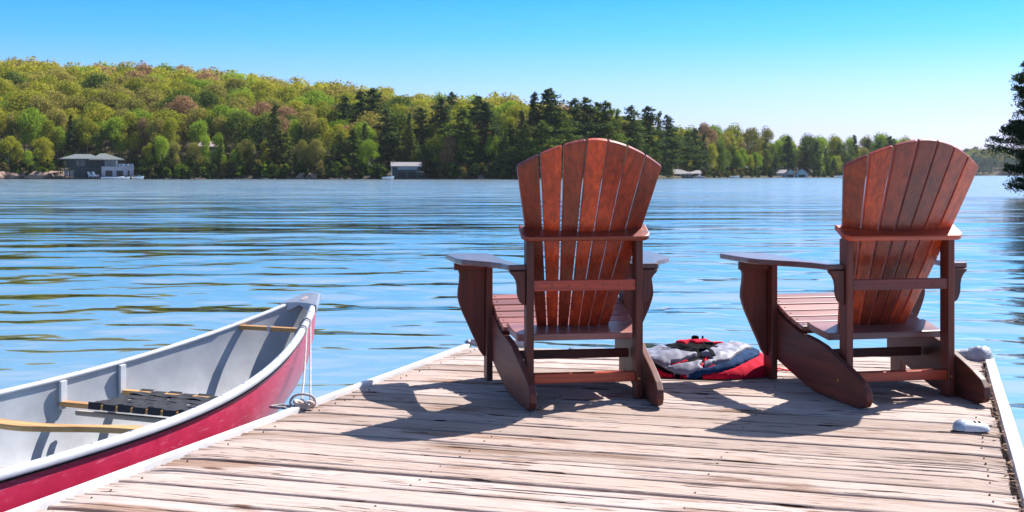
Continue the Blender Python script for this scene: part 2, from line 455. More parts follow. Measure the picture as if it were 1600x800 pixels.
# ------------------------------------------------------------------ dock
LB, LD = Vector((-.204, 5.989)), Vector((-.3240, -.9461))       # left edge line, running towards the camera
RB, RD = Vector((2.141, 5.568)), Vector((-.3268, -.9451))
def make_dock():
    dock = empty('dock', (0, 0, 0), 0, 'weathered wooden dock of grey brown planks edged with white vinyl strips', 'dock')
    nb = 62; wl_ = .1455
    lpos = [i*wl_ for i in range(nb+1)]
    rpos = []
    t = 0.0
    for i in range(nb+1):
        rpos.append(t)
        t += wl_*(1/1.0) + (.027 if i < 11 else 0)
    rr = random.Random(3)
    for i in range(nb):
        gap = rr.choice([.010, .012, .015, .018, .022])
        A = LB + LD*(lpos[i]); A2 = LB + LD*(lpos[i+1]-gap)
        B = RB + RD*(rpos[i]); B2 = RB + RD*(rpos[i+1]-gap)
        near = B.y > -0.6
        ang = math.atan2((B-A).y, (B-A).x)
        ca, sa = math.cos(-ang), math.sin(-ang)
        def loc(P):
            d = P - A
            return Vector((d.x*ca - d.y*sa, d.x*sa + d.y*ca))
        b0, a1, b1 = loc(B), loc(A2), loc(B2)
        vis = A.y > 2.2 or B.y > 2.2
        nx, ny = (170, 24) if vis else (24, 5)
        inner = ny-4
        TY = [0, .016, .045] + [.045 + .91*(k+1)/(ny-5) for k in range(ny-6)] + [.955, .984, 1.0] if vis else [0, .02, .5, .98, 1]
        seed = rr.uniform(0, 500)
        jl, jr = rr.uniform(-.006, .004), rr.uniform(-.012, .004)
        splits = []
        if vis:
            for _ in range(rr.choice([1, 2, 2, 3, 4])):
                x0 = rr.uniform(-.3, 2.2)
                splits.append((x0, x0 + rr.uniform(.25, 1.3), rr.uniform(.12, .88), rr.uniform(.003, .011), rr.uniform(0, 99)))
        v = []
        th = .034
        for ix in range(nx):
            tx = ix/(nx-1)
            xx = jl + (b0.x - jl + jr)*tx
            endd = min(tx, 1-tx)*2.45
            for iy in range(ny):
                ty = TY[iy]
                top = Vector((0, 0)).lerp(b0, tx); bot = a1.lerp(b1, tx)
                p = top.lerp(bot, ty)
                # ragged edges
                e = mnoise.noise((xx*7+seed, ty*3, 1.7))*.0022 + mnoise.noise((xx*31+seed, ty*5, 4))*.0012
                y = p.y + e*(1.6 if iy in (0, ny-1) else .5)
                x = (p.x + jl*(1-tx) + jr*tx) + (mnoise.noise((ty*14+seed, tx*2, 9))*.007 if ix in (0, nx-1) else 0)
                cross = ty*.138
                z = mnoise.noise((xx*.9+seed, cross*60, 3))*.0016 + mnoise.noise((xx*2.6+seed, cross*150, 8))*.0011
                z += mnoise.noise((xx*.5+seed, cross*6, 5))*.003
                wear = max(0, 1-endd/.10)
                z -= wear*(.004 + .010*max(0, mnoise.noise((xx*5+seed, cross*90, 2))))
                for (x0, x1, ts, dep, sd_) in splits:
                    if x0 < xx < x1:
                        tc_ = ts + mnoise.noise((xx*2.1, sd_, 0))*.09
                        d = abs(ty-tc_)*(ny-1)
                        k = min(1, (xx-x0)/.1, (x1-xx)/.1)
                        if d < .8: z -= dep*1.4*k*(1-d/.8)
                if iy in (0, ny-1): z -= .0110
                if iy in (1, ny-2): z -= .0022
                v.append((x, y, z))
        top_n = len(v)
        f = grid_faces(nx, ny)
        # skirt and underside
        ring = [ix*ny for ix in range(nx)] + [(nx-1)*ny+iy for iy in range(1, ny)] + [ix*ny+ny-1 for ix in range(nx-2, -1, -1)] + [iy for iy in range(ny-2, 0, -1)]
        for r_ in ring: v.append((v[r_][0], v[r_][1], -th))
        m_ = len(ring)
        for k in range(m_):
            f.append((ring[k], ring[(k+1) % m_], top_n+(k+1) % m_, top_n+k))
        f.append(tuple(top_n+k for k in range(m_)))
        o = mesh('plank', v, f, PLANK, dock)
        o.location = (A.x, A.y, rr.uniform(-.0018, .0018))
        o.rotation_euler = (0, 0, ang)
        if vis:      # screw heads in pairs over the joists
            mb = MB()
            for tx in (.025, .34, .66, .975):
                for ty in (.25, .75):
                    if rr.random() < .45: continue
                    p = Vector((0, 0)).lerp(b0, tx).lerp(a1.lerp(b1, tx), ty)
                    cx, cy = p.x + rr.uniform(-.006, .006), p.y + rr.uniform(-.006, .006)
                    pts = [(cx+.0027*math.cos(k*math.pi/3), cy+.0027*math.sin(k*math.pi/3)) for k in range(6)]
                    mb.prism(pts, lambda a_, b_, h: (a_, b_, h), -.006, .0022)
            if mb.v:
                so = mb.build('screw_heads', RUST, o)
                so['kind'] = 'stuff'
    # long trims, fascias and frame
    Lw = 9.0
    lperp = Vector((-LD.y, LD.x)) * -1   # pointing left/outwards
    if lperp.x > 0: lperp = -lperp
    rperp = Vector((RD.y, -RD.x))
    if rperp.x < 0: rperp = -rperp
    def strip(name, base, dirv, perp, o0, o1, z0, z1, mat, s0=-.02, s1=Lw, bev=.004, n=60, wob=.0015):
        prof = [(o0, z0), (o1, z0), (o1, z1), (o0, z1)]
        v = []; f = []
        for i in range(n+1):
            s = s0 + (s1-s0)*i/n
            for (o_, z_) in prof:
                w = mnoise.noise((s*1.7, o_*9, z_*5))*wob
                P = base + dirv*s + perp*(o_+w)
                v.append((P.x, P.y, z_ + mnoise.noise((s*1.3+9, o_*7, 3))*wob))
        f = grid_faces(n+1, 4, True) + [(0, 1, 2, 3), tuple(n*4+k for k in (3, 2, 1, 0))]
        return mesh(name, v, f, mat, dock, False, bev)
    strip('edge_strip', LB, LD, lperp, .002, .030, -.10, .012, VINYL)
    strip('edge_strip', RB, RD, rperp, .016, .056, -.10, .010, VINYL, s0=-.01)
    strip('side_beam', LB, LD, lperp, -.045, .000, -.20, -.037, FRAME_TIMBER, bev=0)
    strip('side_beam', RB, RD, rperp, -.045, .014, -.20, -.037, FRAME_TIMBER, bev=0)
    bd = (RB-LB).normalized(); bp = Vector((-bd.y, bd.x))
    if bp.y < 0: bp = -bp
    W = (RB-LB).length
    strip('end_beam', LB, bd, bp, -.035, .004, -.20, -.037, FRAME_TIMBER, 0.02, W-.02, 0, 10)
    for k in range(1, 4):
        base = LB + bd*(W*k/4)
        strip('joist', base, LD, Vector((1, 0)), -.02, .02, -.18, -.038, FRAME_TIMBER, .05, Lw, 0, 8)
    # floats under the frame reach into the water
    FLOAT = simple('black_float', (.03, .03, .035), .6, 0, .2, 5)
    for s in (.35, 2.6, 5.0, 7.4):
        for base, dv, pp in ((LB, LD, lperp), (RB, RD, rperp)):
            c = base + dv*(s+.5) - pp*.42
            M = Matrix.Translation((c.x, c.y, 0)) @ Matrix.Rotation(math.atan2(dv.y, dv.x), 4, 'Z')
            MB().box(-.5, .5, -.3, .3, -.42, -.205, M).build('float', FLOAT, dock, False, .03)
    # decaying leaf litter and splinters caught in the gap beside the right strip
    mb = MB(); q = random.Random(5)
    for _ in range(170):
        s = q.uniform(0, 3.6); o_ = q.gauss(.006, .010)
        P = RB + RD*s + rperp*min(o_, .013)
        a = q.uniform(0, 6.28); L_ = q.uniform(.006, .022); w_ = q.uniform(.002, .006); z = q.uniform(-.002, .007)
        dx, dy = math.cos(a)*L_, math.sin(a)*L_; ex, ey = -math.sin(a)*w_, math.cos(a)*w_
        mb.add([(P.x-dx, P.y-dy, z), (P.x+ex, P.y+ey, z+.002), (P.x+dx, P.y+dy, z+q.uniform(0, .006)), (P.x-ex, P.y-ey, z)], [(0, 1, 2, 3)])
    lt = mb.build('leaf_litter', simple('dry_litter', (.17, .10, .065), .9, 0, .5, 60), None)
    tag(lt, 'brown dry litter caught along the gap beside the right edge strip', 'leaf litter', kind='stuff')
    return dock, bd, bp, W
dock, bd, bp, DW = make_dock()

# corner bumpers -------------------------------------------------------------
def make_bumper():
    b = empty('dock_bumper', (RB.x, RB.y, 0), 0, 'grey vinyl bumper roll wrapped round the far right corner of the dock', 'bumper')
    def P(s, o, z):   # s along back edge from the right corner to the left, o outwards
        q = -bd*s + bp*o
        return Vector((q.x, q.y, z))
    # roll along the back edge
    pts = [P(s, .028, .018 - .036*min(1, max(0, s-.45)*2) + .002*math.sin(s*40)) for s in np.linspace(.02, 1.9, 60)]
    MB().tube(pts, [.023 + .0014*math.sin(i*1.9) for i in range(60)], 12).build('roll', BUMPER, b, True)
    # swollen corner with folds
    nu, nv = 34, 22
    v = []
    for i in range(nu):
        t = i/(nu-1); a = t*math.pi*.62
        # path turns from the back edge to the right side and down
        cx = -.055 + .085*math.sin(a*.95); co = .028 + .012*math.cos(a) - .075*t
        cz = .018 + .004*math.sin(a) - .030*t*t
        r = (.024 + .024*math.sin(math.pi*min(1, t*1.1))**.7) * (1 - .30*t**4)
        r *= 1 + .07*math.sin(t*34)*(1-t)
        q = bd*cx + bp*co
        c = Vector((q.x, q.y, cz))
        nt = min(1, t+.03); a2 = nt*math.pi*.62
        d = (bd*(.085*math.sin(a2*.95)-.085*math.sin(a*.95)+.004) + bp*(-.075*.03-.001)); d = Vector((d.x, d.y, -.002)).normalized()
        s_ = d.cross(Vector((0, 0, 1))).normalized(); u_ = s_.cross(d)
        for k in range(nv):
            b_ = 2*math.pi*k/nv
            fold = 1 + .05*math.sin(b_*5+t*9)
            down = 1.9 if math.sin(b_) < 0 else 1.0
            v.append(c + s_*r*fold*math.cos(b_) + u_*r*fold*down*math.sin(b_))
    f = grid_faces(nu, nv, True) + [tuple(range(nv))[::-1], tuple((nu-1)*nv+k for k in range(nv))]
    o = mesh('corner_cap', v, f, BUMPER, b, True)
    for s in (.105, .165, .235):
        M = Matrix.Translation(P(s, .004, .022)) @ Matrix.Rotation(math.atan2(bd.y, bd.x), 4, 'Z')
        MB().box(-.013, .013, -.004, .006, -.015, .015, M).build('fixing_plate', STEEL, b, False, .003)
    b2 = empty('dock_bumper', (LB.x, LB.y, 0), 0, 'small grey vinyl bumper on the far left corner of the dock', 'bumper')
    pts = []
    for i in range(14):
        t = i/13; q = bd*(-.012 + .30*t) + bp*(.024)
        pts.append(Vector((q.x, q.y, .018)))
    MB().tube(pts, [.012, .019, .023] + [.023]*11, 12).build('roll', BUMPER, b2, True)
    MB().tube([pts[0]+Vector((-.016, -.004, -.01)), pts[0]+Vector((.006, .002, .0))], [.015, .019], 10).build('end_plug', STEEL, b2, True)
make_bumper()

# ------------------------------------------------------------------ Adirondack chairs
def make_chair(label):
    c = empty('adirondack_chair', (0, 0, 0), 0, label, 'garden chair', 'wooden chairs on the dock')
    XY = lambda h0, h1: None
    # side stringers (also the back legs)
    prof = [(.585, .072), (.566, .098), (.403, .054), (.30, .028), (.192, .004), (.10, .0), (-.145, .0), (-.185, .012), (-.200, .035),
            (-.196, .066), (-.17, .093), (-.11, .118), (-.042, .141), (.061, .172), (.12, .192), (.20, .206), (.30, .217), (.38, .238),
            (.46, .262), (.54, .290), (.585, .306)]
    for s in (-1, 1):
        fn = lambda y, z, h, s=s: (s*(.222 + (y+.135)*.048 + h), y, z)
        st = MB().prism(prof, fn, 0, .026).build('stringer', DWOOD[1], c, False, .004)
        for (yy, zz) in ((.0, .078), (.545, .17)):
            xo = .222 + (yy+.135)*.048 + .026
            pts = [(yy+.006*math.cos(k*math.pi/4), zz+.006*math.sin(k*math.pi/4)) for k in range(8)]
            MB().prism(pts, lambda y, z, h, s=s: (s*(xo+h), y, z), -.002, .0025).build('bolt', BRASS, st)
    # front legs
    for s in (-1, 1):
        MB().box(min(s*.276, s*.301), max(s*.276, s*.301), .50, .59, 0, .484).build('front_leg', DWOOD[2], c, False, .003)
        # shaped bracket under the arm
        br = [(.302, .484), (.420, .484), (.420, .470), (.414, .452), (.407, .430), (.409, .400), (.414, .365), (.415, .335), (.408, .308), (.396, .275),
              (.380, .240), (.360, .195), (.338, .148), (.326, .118), (.312, .098), (.302, .090)]
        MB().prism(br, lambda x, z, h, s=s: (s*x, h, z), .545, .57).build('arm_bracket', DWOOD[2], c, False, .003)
        MB().box(min(s*.302, s*.432), max(s*.302, s*.432), .520, .544, .450, .484).build('arm_cleat', DWOOD[0], c, False, .003)
        # rear scroll bracket
        rb = [(.223, .484), (.283, .484), (.278, .474), (.266, .462), (.258, .446), (.254, .425), (.254, .405), (.251, .388), (.244, .370),
              (.234, .360), (.223, .355)]
        MB().prism(rb, lambda x, z, h, s=s: (s*x, h, z), .012, .040).build('rear_bracket', DWOOD[2], c, False, .003)
        # arm
        arm = [(.205, .020), (.286, .020), (.292, .050), (.300, .110), (.330, .190), (.385, .275), (.424, .345), (.440, .42), (.446, .55), (.452, .69), (.446, .715), (.430, .725),
               (.290, .725), (.272, .715), (.262, .69), (.258, .56), (.256, .30), (.250, .20), (.235, .12), (.224, .075), (.205, .068)]
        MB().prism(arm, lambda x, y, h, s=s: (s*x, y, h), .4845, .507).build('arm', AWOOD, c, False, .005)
        # posts
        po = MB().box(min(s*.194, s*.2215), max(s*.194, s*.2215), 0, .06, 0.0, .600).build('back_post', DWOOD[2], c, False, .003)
        pts = [(.206+.005*math.cos(k*math.pi/4), .078+.005*math.sin(k*math.pi/4)) for k in range(8)]
        MB().prism(pts, lambda x, z, h, s=s: (s*x, -h, z), -.002, .002).build('bolt', BRASS, po)
    # back plane: slats fan out, lean back and wrap in a shallow curve
    lean = math.atan(.3355/.6458)
    def back_y(z, x, curve=.055):
        return .2507 - (z-.2266)*.5195 - .012 - curve*(1 - (x/.2667)**2) * min(1, .4+.6*(z-.2266)/.65) + .012
    tops = [(-.273, -.200), (-.192, -.117), (-.106, -.028), (-.015, .062), (.071, .140), (.148, .208), (.213, .263)]
    tops = [(-.271, -.200), (-.192, -.119), (-.110, -.037), (-.0405, .0405), (.037+.012, .119), (.123, .192), (.200, .271)]
    tops = [(-.272, -.201), (-.194, -.122), (-.114, -.0385), (-.032, .041), (.0465, .118), (.123, .195), (.200, .271)]
    bots = [(-.136, -.101), (-.096, -.061), (-.056, -.020), (-.0155, .0195), (.0225, .058), (.061, .097), (.100, .136)]
    def arc(x): return .9655 - .0935*(abs(x)/.2667)**1.75
    for k in range(7):
        (t0, t1), (b0, b1) = tops[k], bots[k]
        zb = .224
        n = 12; v = []
        nrm = Vector((0, -math.cos(lean), -math.sin(lean)))     # pointing backwards/down
        xm = (t0+t1)/2
        side = -xm/.2667*.42
        for i in range(n+1):
            t = i/n
            for j in range(5):
                w = j/4
                zt = arc(t0+(t1-t0)*w)
                z = zb + (zt-zb)*t
                x = (b0+(b1-b0)*w) + ((t0+(t1-t0)*w)-(b0+(b1-b0)*w))*t
                yc = back_y(z, xm*(b0+b1)/(t0+t1+1e-9)*(1-t)+xm*t if abs(xm) > .01 else 0)
                y = yc + (x - ((b0+b1)/2*(1-t)+xm*t))*(-side)*(.3+.7*t)
                v.append(Vector((x, y, z)))
        nn = len(v)
        v += [p - nrm*.019 for p in v[:nn]]
        f = grid_faces(n+1, 5)
        f += [tuple(q+nn for q in reversed(g)) for g in grid_faces(n+1, 5)]
        ring = [i*5 for i in range(n+1)] + [n*5+j for j in range(1, 5)] + [i*5+4 for i in range(n-1, -1, -1)] + [j for j in range(3, 0, -1)]
        for a_ in range(len(ring)):
            p_, q_ = ring[a_], ring[(a_+1) % len(ring)]
            f.append((p_, q_, q_+nn, p_+nn))
        mesh('back_slat', v, f, WOOD[2], c, False, .004)
    # upper back rail, tilted square to the slats with a concave front
    M = Matrix.Translation((0, .020, .628)) @ Matrix.Rotation(lean*.95, 4, 'X')
    out = []
    for i in range(9):
        a = math.pi + i/8*math.pi/2
        out.append((-.212+.032*math.cos(a), -.058+.032+.032*math.sin(a)))
    out2 = [(-x, y) for x, y in reversed(out)]
    front = []
    for i in range(11):
        x = .244 - .488*i/10
        front.append((x, .040 - .052*(1-(x/.244)**2)))
    MB().prism(out + out2 + front, lambda x, y, h: M @ Vector((x, y, h)), -.010, .011).build('upper_rail', WOOD[0], c, False, .005)
    for x in (-.185, -.125, -.062, .003, .068, .128, .186):
        p = M @ Vector((x, -.0275, 0)) if False else Vector((x, -.0005, .4295))
        pts = [(p.x+.0032*math.cos(k*math.pi/3), p.z+.0032*math.sin(k*math.pi/3)) for k in range(6)]
        MB().prism(pts, lambda a_, b_, h: (a_, .003-h, b_), -.002, .0012).build('screw', RUST, c)
    # mid rail, low rail, front stretcher
    MB().box(-.1935, .1935, .003, .024, .409, .450).build('middle_rail', WOOD[0], c, False, .003)
    MB().box(-.1935, .1935, .004, .042, .066, .102).build('low_rail', WOOD[0], c, False, .003)
    MB().box(-.235, .235, .262, .285, .118, .152).build('stretcher', DWOOD[0], c, False, .003)
    MB().box(-.248, .248, .574, .596, .175, .312).build('front_apron', DWOOD[0], c, False, .003)
    # seat slats follow the stringers
    def seat_z(y): return smooth_interp(y, [(.13, .2165), (.30, .2265), (.45, .270), (.60, .322)]) if y < .3 else interp(y, [(.30, .2265), (.38, .2475), (.46, .2715), (.54, .2995), (.62, .322)])
    ys = [.285, .343, .401, .459, .517, .575]
    for i, y0 in enumerate(ys):
        y1 = y0 + .050
        z0, z1 = seat_z(y0)+.001, seat_z(y1)+.001
        d = Vector((0, y1-y0, z1-z0)).normalized(); up = Vector((0, -d.z, d.y))
        v = []
        hw = .249 + (y0+.135)*.048 - .001 if y0 < .45 else .272
        for x in (-hw, hw):
            for p in ((y0, z0), (y1, z1)):
                for h in (0, .018):
                    q = Vector((x, p[0], p[1])) + up*h
                    v.append(q)
        f = [(0, 1, 3, 2), (4, 6, 7, 5), (0, 4, 5, 1), (2, 3, 7, 6), (0, 2, 6, 4), (1, 5, 7, 3)]
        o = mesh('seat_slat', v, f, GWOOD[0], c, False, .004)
        for x in (-hw+.018, hw-.018):
            ctr = Vector((0, (y0+y1)/2, (z0+z1)/2)) + up*.0181
            MB().box(x-.003, x+.003, ctr.y-.003, ctr.y+.003, ctr.z-.003, ctr.z+.0012).build('screw', FRAME_TIMBER, o)
    # wide rear seat board carrying the back slats
    board = [(-.238, .118), (.238, .118), (.250, .205), (.252, .276), (-.252, .276), (-.250, .205)]
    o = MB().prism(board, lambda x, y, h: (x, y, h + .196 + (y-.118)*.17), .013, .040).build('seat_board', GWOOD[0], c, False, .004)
    return c

def copy_tree(o, parent=None):
    n = o.copy(); COL.objects.link(n)
    n.parent = parent
    for ch in list(o.children):
        copy_tree(ch, n)
    return n

chair = make_chair('red brown wooden slatted armchair left of the red and grey life jacket')
chair2 = copy_tree(chair)
chair.location = (.273, 4.538, 0.003); chair.rotation_euler = (0, 0, .1587)
chair2.location = (1.4614, 4.577, 0.003); chair2.rotation_euler = (0, 0, .1984)
chair2['label'] = 'red brown wooden slatted armchair at the right corner of the dock'

# ------------------------------------------------------------------ canoe
def make_canoe():
    yaw = .3954
    c = empty('canoe', (-.9046, 5.5067, 0), math.atan2(-math.cos(yaw), -math.sin(yaw)),
              'crimson canoe with pale grey interior moored along the left of the dock', 'canoe')
    L2 = 2.0776; bm, tip, pp = .4621, .0233, 2.28; zc, zr, q = .0516, .2440, 2.93
    def bw(s):
        t = abs(1-s/L2); return tip + (bm-tip)*(1-t**pp)
    def zg(s):
        t = abs(1-s/L2); return zc + zr*t**q
    stem = [(-.33, .62), (-.28, .50), (-.2, .335), (-.1, .165), (0, .070), (.1, .022), (.2, .004), (.32, 0)]
    def keel(s):
        t = abs(1-s/L2); return -.325 + .05*t**6
    def surf(s, a, ins=0.0):
        """a from 0 keel to 1 gunwale (side +1)"""
        t = abs(1-s/L2)
        ang = a*math.pi/2
        full = 1-t**2
        e = 1.25 - .72*full**.6; g = 1.0 + .55*full
        zk = keel(s) + ins; z1 = zg(s)
        z = zk + (z1-zk)*(1-math.cos(ang))**g
        half = (max(bw(s)-ins, .002))*(max(math.sin(ang), 0)**e)
        half *= 1 + .045*full*math.sin(math.pi*min(1, a))       # tumblehome
        ss = interp(z, stem)
        # pull the station back by the stem curve
        k = max(0, 1-s/1.25) if s < L2 else -max(0, 1-(2*L2-s)/1.25)
        return s + ss*k + (ins*1.5*(1 if s < L2 else -1) if ins and abs(t) > .8 else 0), half, z
    ns, na = 97, 15
    st = [L2 - L2*math.copysign(abs(1-2*i/(ns-1))**.85, 1-2*i/(ns-1)) for i in range(ns)]
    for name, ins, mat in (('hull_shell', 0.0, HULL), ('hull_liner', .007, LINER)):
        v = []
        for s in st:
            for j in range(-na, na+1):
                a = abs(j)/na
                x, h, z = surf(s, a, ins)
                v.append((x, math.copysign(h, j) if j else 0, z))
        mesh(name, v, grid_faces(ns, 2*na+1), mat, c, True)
    # gunwales
    for sd_ in (-1, 1):
        v = []
        prof = [(-.015, -.004), (-.015, .005), (-.006, .010), (.004, .010), (.011, .005), (.013, -.013), (.008, -.018), (.002, -.014), (-.004, -.004), (-.010, -.010)]
        gs = [s for s in st if .0 <= s <= 2*L2]
        for s in gs:
            y = bw(s); z = zg(s)
            ds = .01
            dy = (bw(s+ds)-bw(s-ds))/(2*ds)
            nl = math.hypot(1, dy)
            for (o_, h) in prof:
                v.append((s - dy/nl*o_, sd_*(y + o_/nl), z+h))
        n = len(prof)
        f = grid_faces(len(gs), n, True) + [tuple(range(n))[::-1], tuple((len(gs)-1)*n+k for k in range(n))]
        mesh('gunwale', v, f, ALU, c, True)
        rv = MB()
        for k in range(22):
            s_ = .18 + k*.175
            yy = sd_*bw(s_); zz = zg(s_)+.0095
            rv.prism([(s_+.0035*math.cos(a_*math.pi/3), yy+.0035*math.sin(a_*math.pi/3)) for a_ in range(6)], lambda x, y, h: (x, y, h+zz), 0, .0022)
        rv.build('rivets', ALU_DARK, c)['kind'] = 'stuff'
        # thin dark rub line under the outer lip
        v = []
        for s in gs:
            for (o_, h) in ((.0015, -.018), (.010, -.019), (.010, -.023), (.0015, -.025)):
                v.append((s, sd_*(bw(s)+o_), zg(s)+h))
        mesh('rub_line', v, grid_faces(len(gs), 4, True), BLACK_CLOTH, c)
    # deck plates at both ends
    for e in (0, 1):
        v = []; n = 10
        for i in range(n+1):
            s = -.010 + .125*i/n
            for w in (-1, -.5, 0, .5, 1):
                cut = .010*(1-w*w)*(1 if i == n else 0)
                s_ = s - cut
                y = w*(bw(max(s_, 0))+.020)
                z = zg(max(s_, 0)) + .0125 + .004*(1-w*w)
                X = s_ if not e else 2*L2 - s_
                v.append((X, y, z))
        nn = len(v); v += [(x, y*1.0, z-.0165-.018 if abs(y) > bw(0)*.5 else z-.012) for x, y, z in v[:nn]]
        f = grid_faces(n+1, 5) + [tuple(k+nn for k in reversed(g)) for g in grid_faces(n+1, 5)]
        ring = [i*5 for i in range(n+1)] + [n*5+j for j in range(1, 5)] + [i*5+4 for i in range(n-1, -1, -1)] + [j for j in range(3, 0, -1)]
        for a_ in range(len(ring)):
            p_, q_ = ring[a_], ring[(a_+1) % len(ring)]
            f.append((p_, q_, q_+nn, p_+nn))
        d = mesh('deck_plate', v, f, ALU_DARK, c, False, .003)
        if not e:
            pts = [(.062+.022*math.cos(k*math.pi/6), .012*math.sin(k*math.pi/6)) for k in range(12)]
            MB().prism(pts, lambda x, y, h: (x, y, h + zg(max(x, 0)) + .0155), 0, .0035).build('badge', simple('worn_badge', (.42, .33, .33), .5), d, False, .001)
    # bow thwart
    def cross(name, s, drop, w, th, mat, shape=None, shrink=.010, bev=.004):
        n = 24; v = []
        for i in range(n+1):
            t = -1+2*i/n
            sc = s + (shape(t) if shape else 0)
            y = t*(bw(s)-shrink)
            z = zg(s)-drop
            ww = w*(1 if not shape else (1+.25*math.cos(t*math.pi*2)))
            v += [(sc-ww/2, y, z), (sc+ww/2, y, z), (sc+ww/2, y, z+th), (sc-ww/2, y, z+th)]
        f = grid_faces(n+1, 4, True) + [(0, 1, 2, 3), tuple(n*4+k for k in (3, 2, 1, 0))]
        return mesh(name, v, f, mat, c, False, bev)
    t1 = cross('bow_thwart', .325, .022, .030, .018, ASH)
    MB().box(.325-.017, .325+.017, -.008, .008, zg(.325)-.024, zg(.325)-.0015).build('thwart_band', STEEL, t1)
    # seat: two rails, webbing, hangers
    s_f, s_r, drop = 1.150, .885, .100
    f_r = cross('seat_rail', s_f, drop, .034, .019, ASH, None, .014)
    zseat = zg(s_f)-drop
    def rail_at(s, z, w, half, mat, name):
        n = 2
        return MB().box(s-w/2, s+w/2, -half, half, z-.019, z).build(name, mat, c, False, .004)
    rail_at(s_r, zseat+.019+.004, .030, bw(s_r)-.03, ASH, 'seat_rail')
    # lower grey support bar
    rail_at(s_f-.030, zseat-.018, .022, bw(s_f)-.060, GREY_RAIL, 'seat_support')
    zt = zseat+.0195
    for i in range(7):
        y = -.205 + i*.068
        v = []
        for j in range(13):
            s = s_r-.018 + (s_f-s_r+.036)*j/12
            z = zt + .004 + .0022*math.sin(j*math.pi/1.0 + i*math.pi + 1.57) - .010*math.sin(math.pi*j/12)
            v += [(s, y-.029, z), (s, y+.029, z), (s, y+.029, z+.0025), (s, y-.029, z+.0025)]
        # wrap down over the front rail
        v += [(s_f+.0205, y-.026, zt-.018), (s_f+.0205, y+.026, zt-.018), (s_f+.0225, y+.026, zt-.018), (s_f+.0225, y-.026, zt-.018)]
        mesh('webbing_strap', v, grid_faces(14, 4, True), WEB_BLACK, c)
    for i in range(4):
        s = s_r + .035 + i*.062
        v = []
        for j in range(23):
            y = -.235+.47*j/22
            z = zt + .004 + .0022*math.sin(j*1.45 + i*math.pi) - .010*math.sin(math.pi*(s-s_r)/(s_f-s_r))
            v += [(s-.022, y, z), (s+.022, y, z), (s+.022, y, z+.0025), (s-.022, y, z+.0025)]
        mesh('webbing_strap', v, grid_faces(23, 4, True), WEB_BLACK, c)
    for s in (s_f, s_r):
        for sd_ in (-1, 1):
            y = sd_*(bw(s)-.021)
            MB().box(s-.017, s+.017, min(y-.006, y+.006), max(y-.006, y+.006), zseat-.012, zg(s)-.005).build('seat_hanger', ALU, c, False, .003)
    # carrying yoke and rear thwart, stern seat
    cross('yoke', 1.72, .020, .050, .019, ASH, lambda t: .050*math.cos(t*math.pi)*(1 if abs(t) < 1 else 0) - .02, .010)
    cross('rear_thwart', 2.22, .020, .040, .018, GREY_RAIL, None, .010)
    cross('stern_seat', 3.15, .06, .24, .018, ASH, None, .014)
    # pale flotation tank moulded against the far side
    n = 14; v = []
    for i in range(n+1):
        s = 1.55 + .55*i/n
        e_ = math.sin(math.pi*min(1, max(0, i/n)))**.35
        for (a, off) in ((.60, .004), (.60, .045*e_), (.50, .060*e_), (.40, .004)):
            x, h, z = surf(s, a, .007)
            v.append((x, -(h-off), z))
    mesh('flotation_panel', v, grid_faces(n+1, 4), LINER, c, True)
    return c, bw, zg
canoe, cbw, czg = make_canoe()
CM = Matrix.Translation(canoe.location) @ Matrix.Rotation(canoe.rotation_euler.z, 4, 'Z')

# mooring line: two strands from the gunwale to a cleat on the dock ------------
def make_line():
    base = Vector((-.742, 4.395, .002))
    r = empty('mooring_rope', (0, 0, 0), 0, 'pale rope looped over the canoe gunwale and knotted at the dock edge', 'rope')
    q = random.Random(2)
    for k, (s, dx) in enumerate(((.265, 0), (.345, 0))):
        g = CM @ Vector((s, cbw(s)+.019, czg(s)-.004))
        top = CM @ Vector((s, cbw(s), czg(s)+.017))
        ins = CM @ Vector((s+.01, cbw(s)-.024, czg(s)-.004))
        ins2 = CM @ Vector((s+.03, cbw(s)-.035, czg(s)-.06))
        end = base + Vector((.012 if k == 0 else -.020, .02, .028))
        pts = [ins2, ins, ins.lerp(top, .5)+Vector((0, 0, .006)), top, g.lerp(top, .5)+Vector((.006, -.004, .004)), g]
        n = 18
        for i in range(1, n+1):
            t = i/n
            p = g.lerp(end, t); p.z -= .045*math.sin(math.pi*t)
            pts.append(p)
        MB().tube(pts, .0038, 8).build('strand', ROPE_DARK, r, True)
    # big loose loop standing on the knot
    pts = []
    for i in range(22):
        a = math.pi*1.35*i/21 - .35
        pts.append(base + Vector((-.012 - .045*math.cos(a), .004*math.sin(3*a), .022 + .030*math.sin(a))))
    MB().tube(pts, .0048, 8).build('loop', ROPE_DARK, r, True)
    # overhand knot: turns wound over each other
    pts = []
    for i in range(64):
        a = i/63*math.pi*5.2
        pts.append(base + Vector((.016*math.sin(a*.5) + .028*math.cos(a)*.9, .016*math.sin(a), .016 + .009*math.sin(a*1.5+.4))))
    MB().tube(pts, .0072, 8).build('knot', ROPE, r, True)
    pts = [base + Vector(p) for p in ((-.020, 0, .008), (-.055, -.006, .007), (-.085, .008, .010), (-.115, .014, .006), (-.128, -.002, .006), (-.105, -.012, .006), (-.07, -.022, .006))]
    MB().tube(pts, .0055, 8).build('tail', ROPE_DARK, r, True)
    # the cleat under it
    cl = empty('dock_cleat', base, math.radians(-70), 'dark metal cleat under the rope knot at the left dock edge', 'cleat')
    MB().tube([(-.055, 0, .020), (-.03, 0, .017), (0, 0, .016), (.03, 0, .017), (.055, 0, .020)], [.004, .006, .007, .006, .004], 10).build('horn', STEEL, cl, True)
    MB().box(-.022, .022, -.014, .014, 0.0, .006).build('base_plate', STEEL, cl, False, .002)
    MB().tube([(-.012, 0, .004), (-.012, 0, .016)], .005, 8).tube([(.012, 0, .004), (.012, 0, .016)], .005, 8).build('stem', STEEL, cl, True)
make_line()

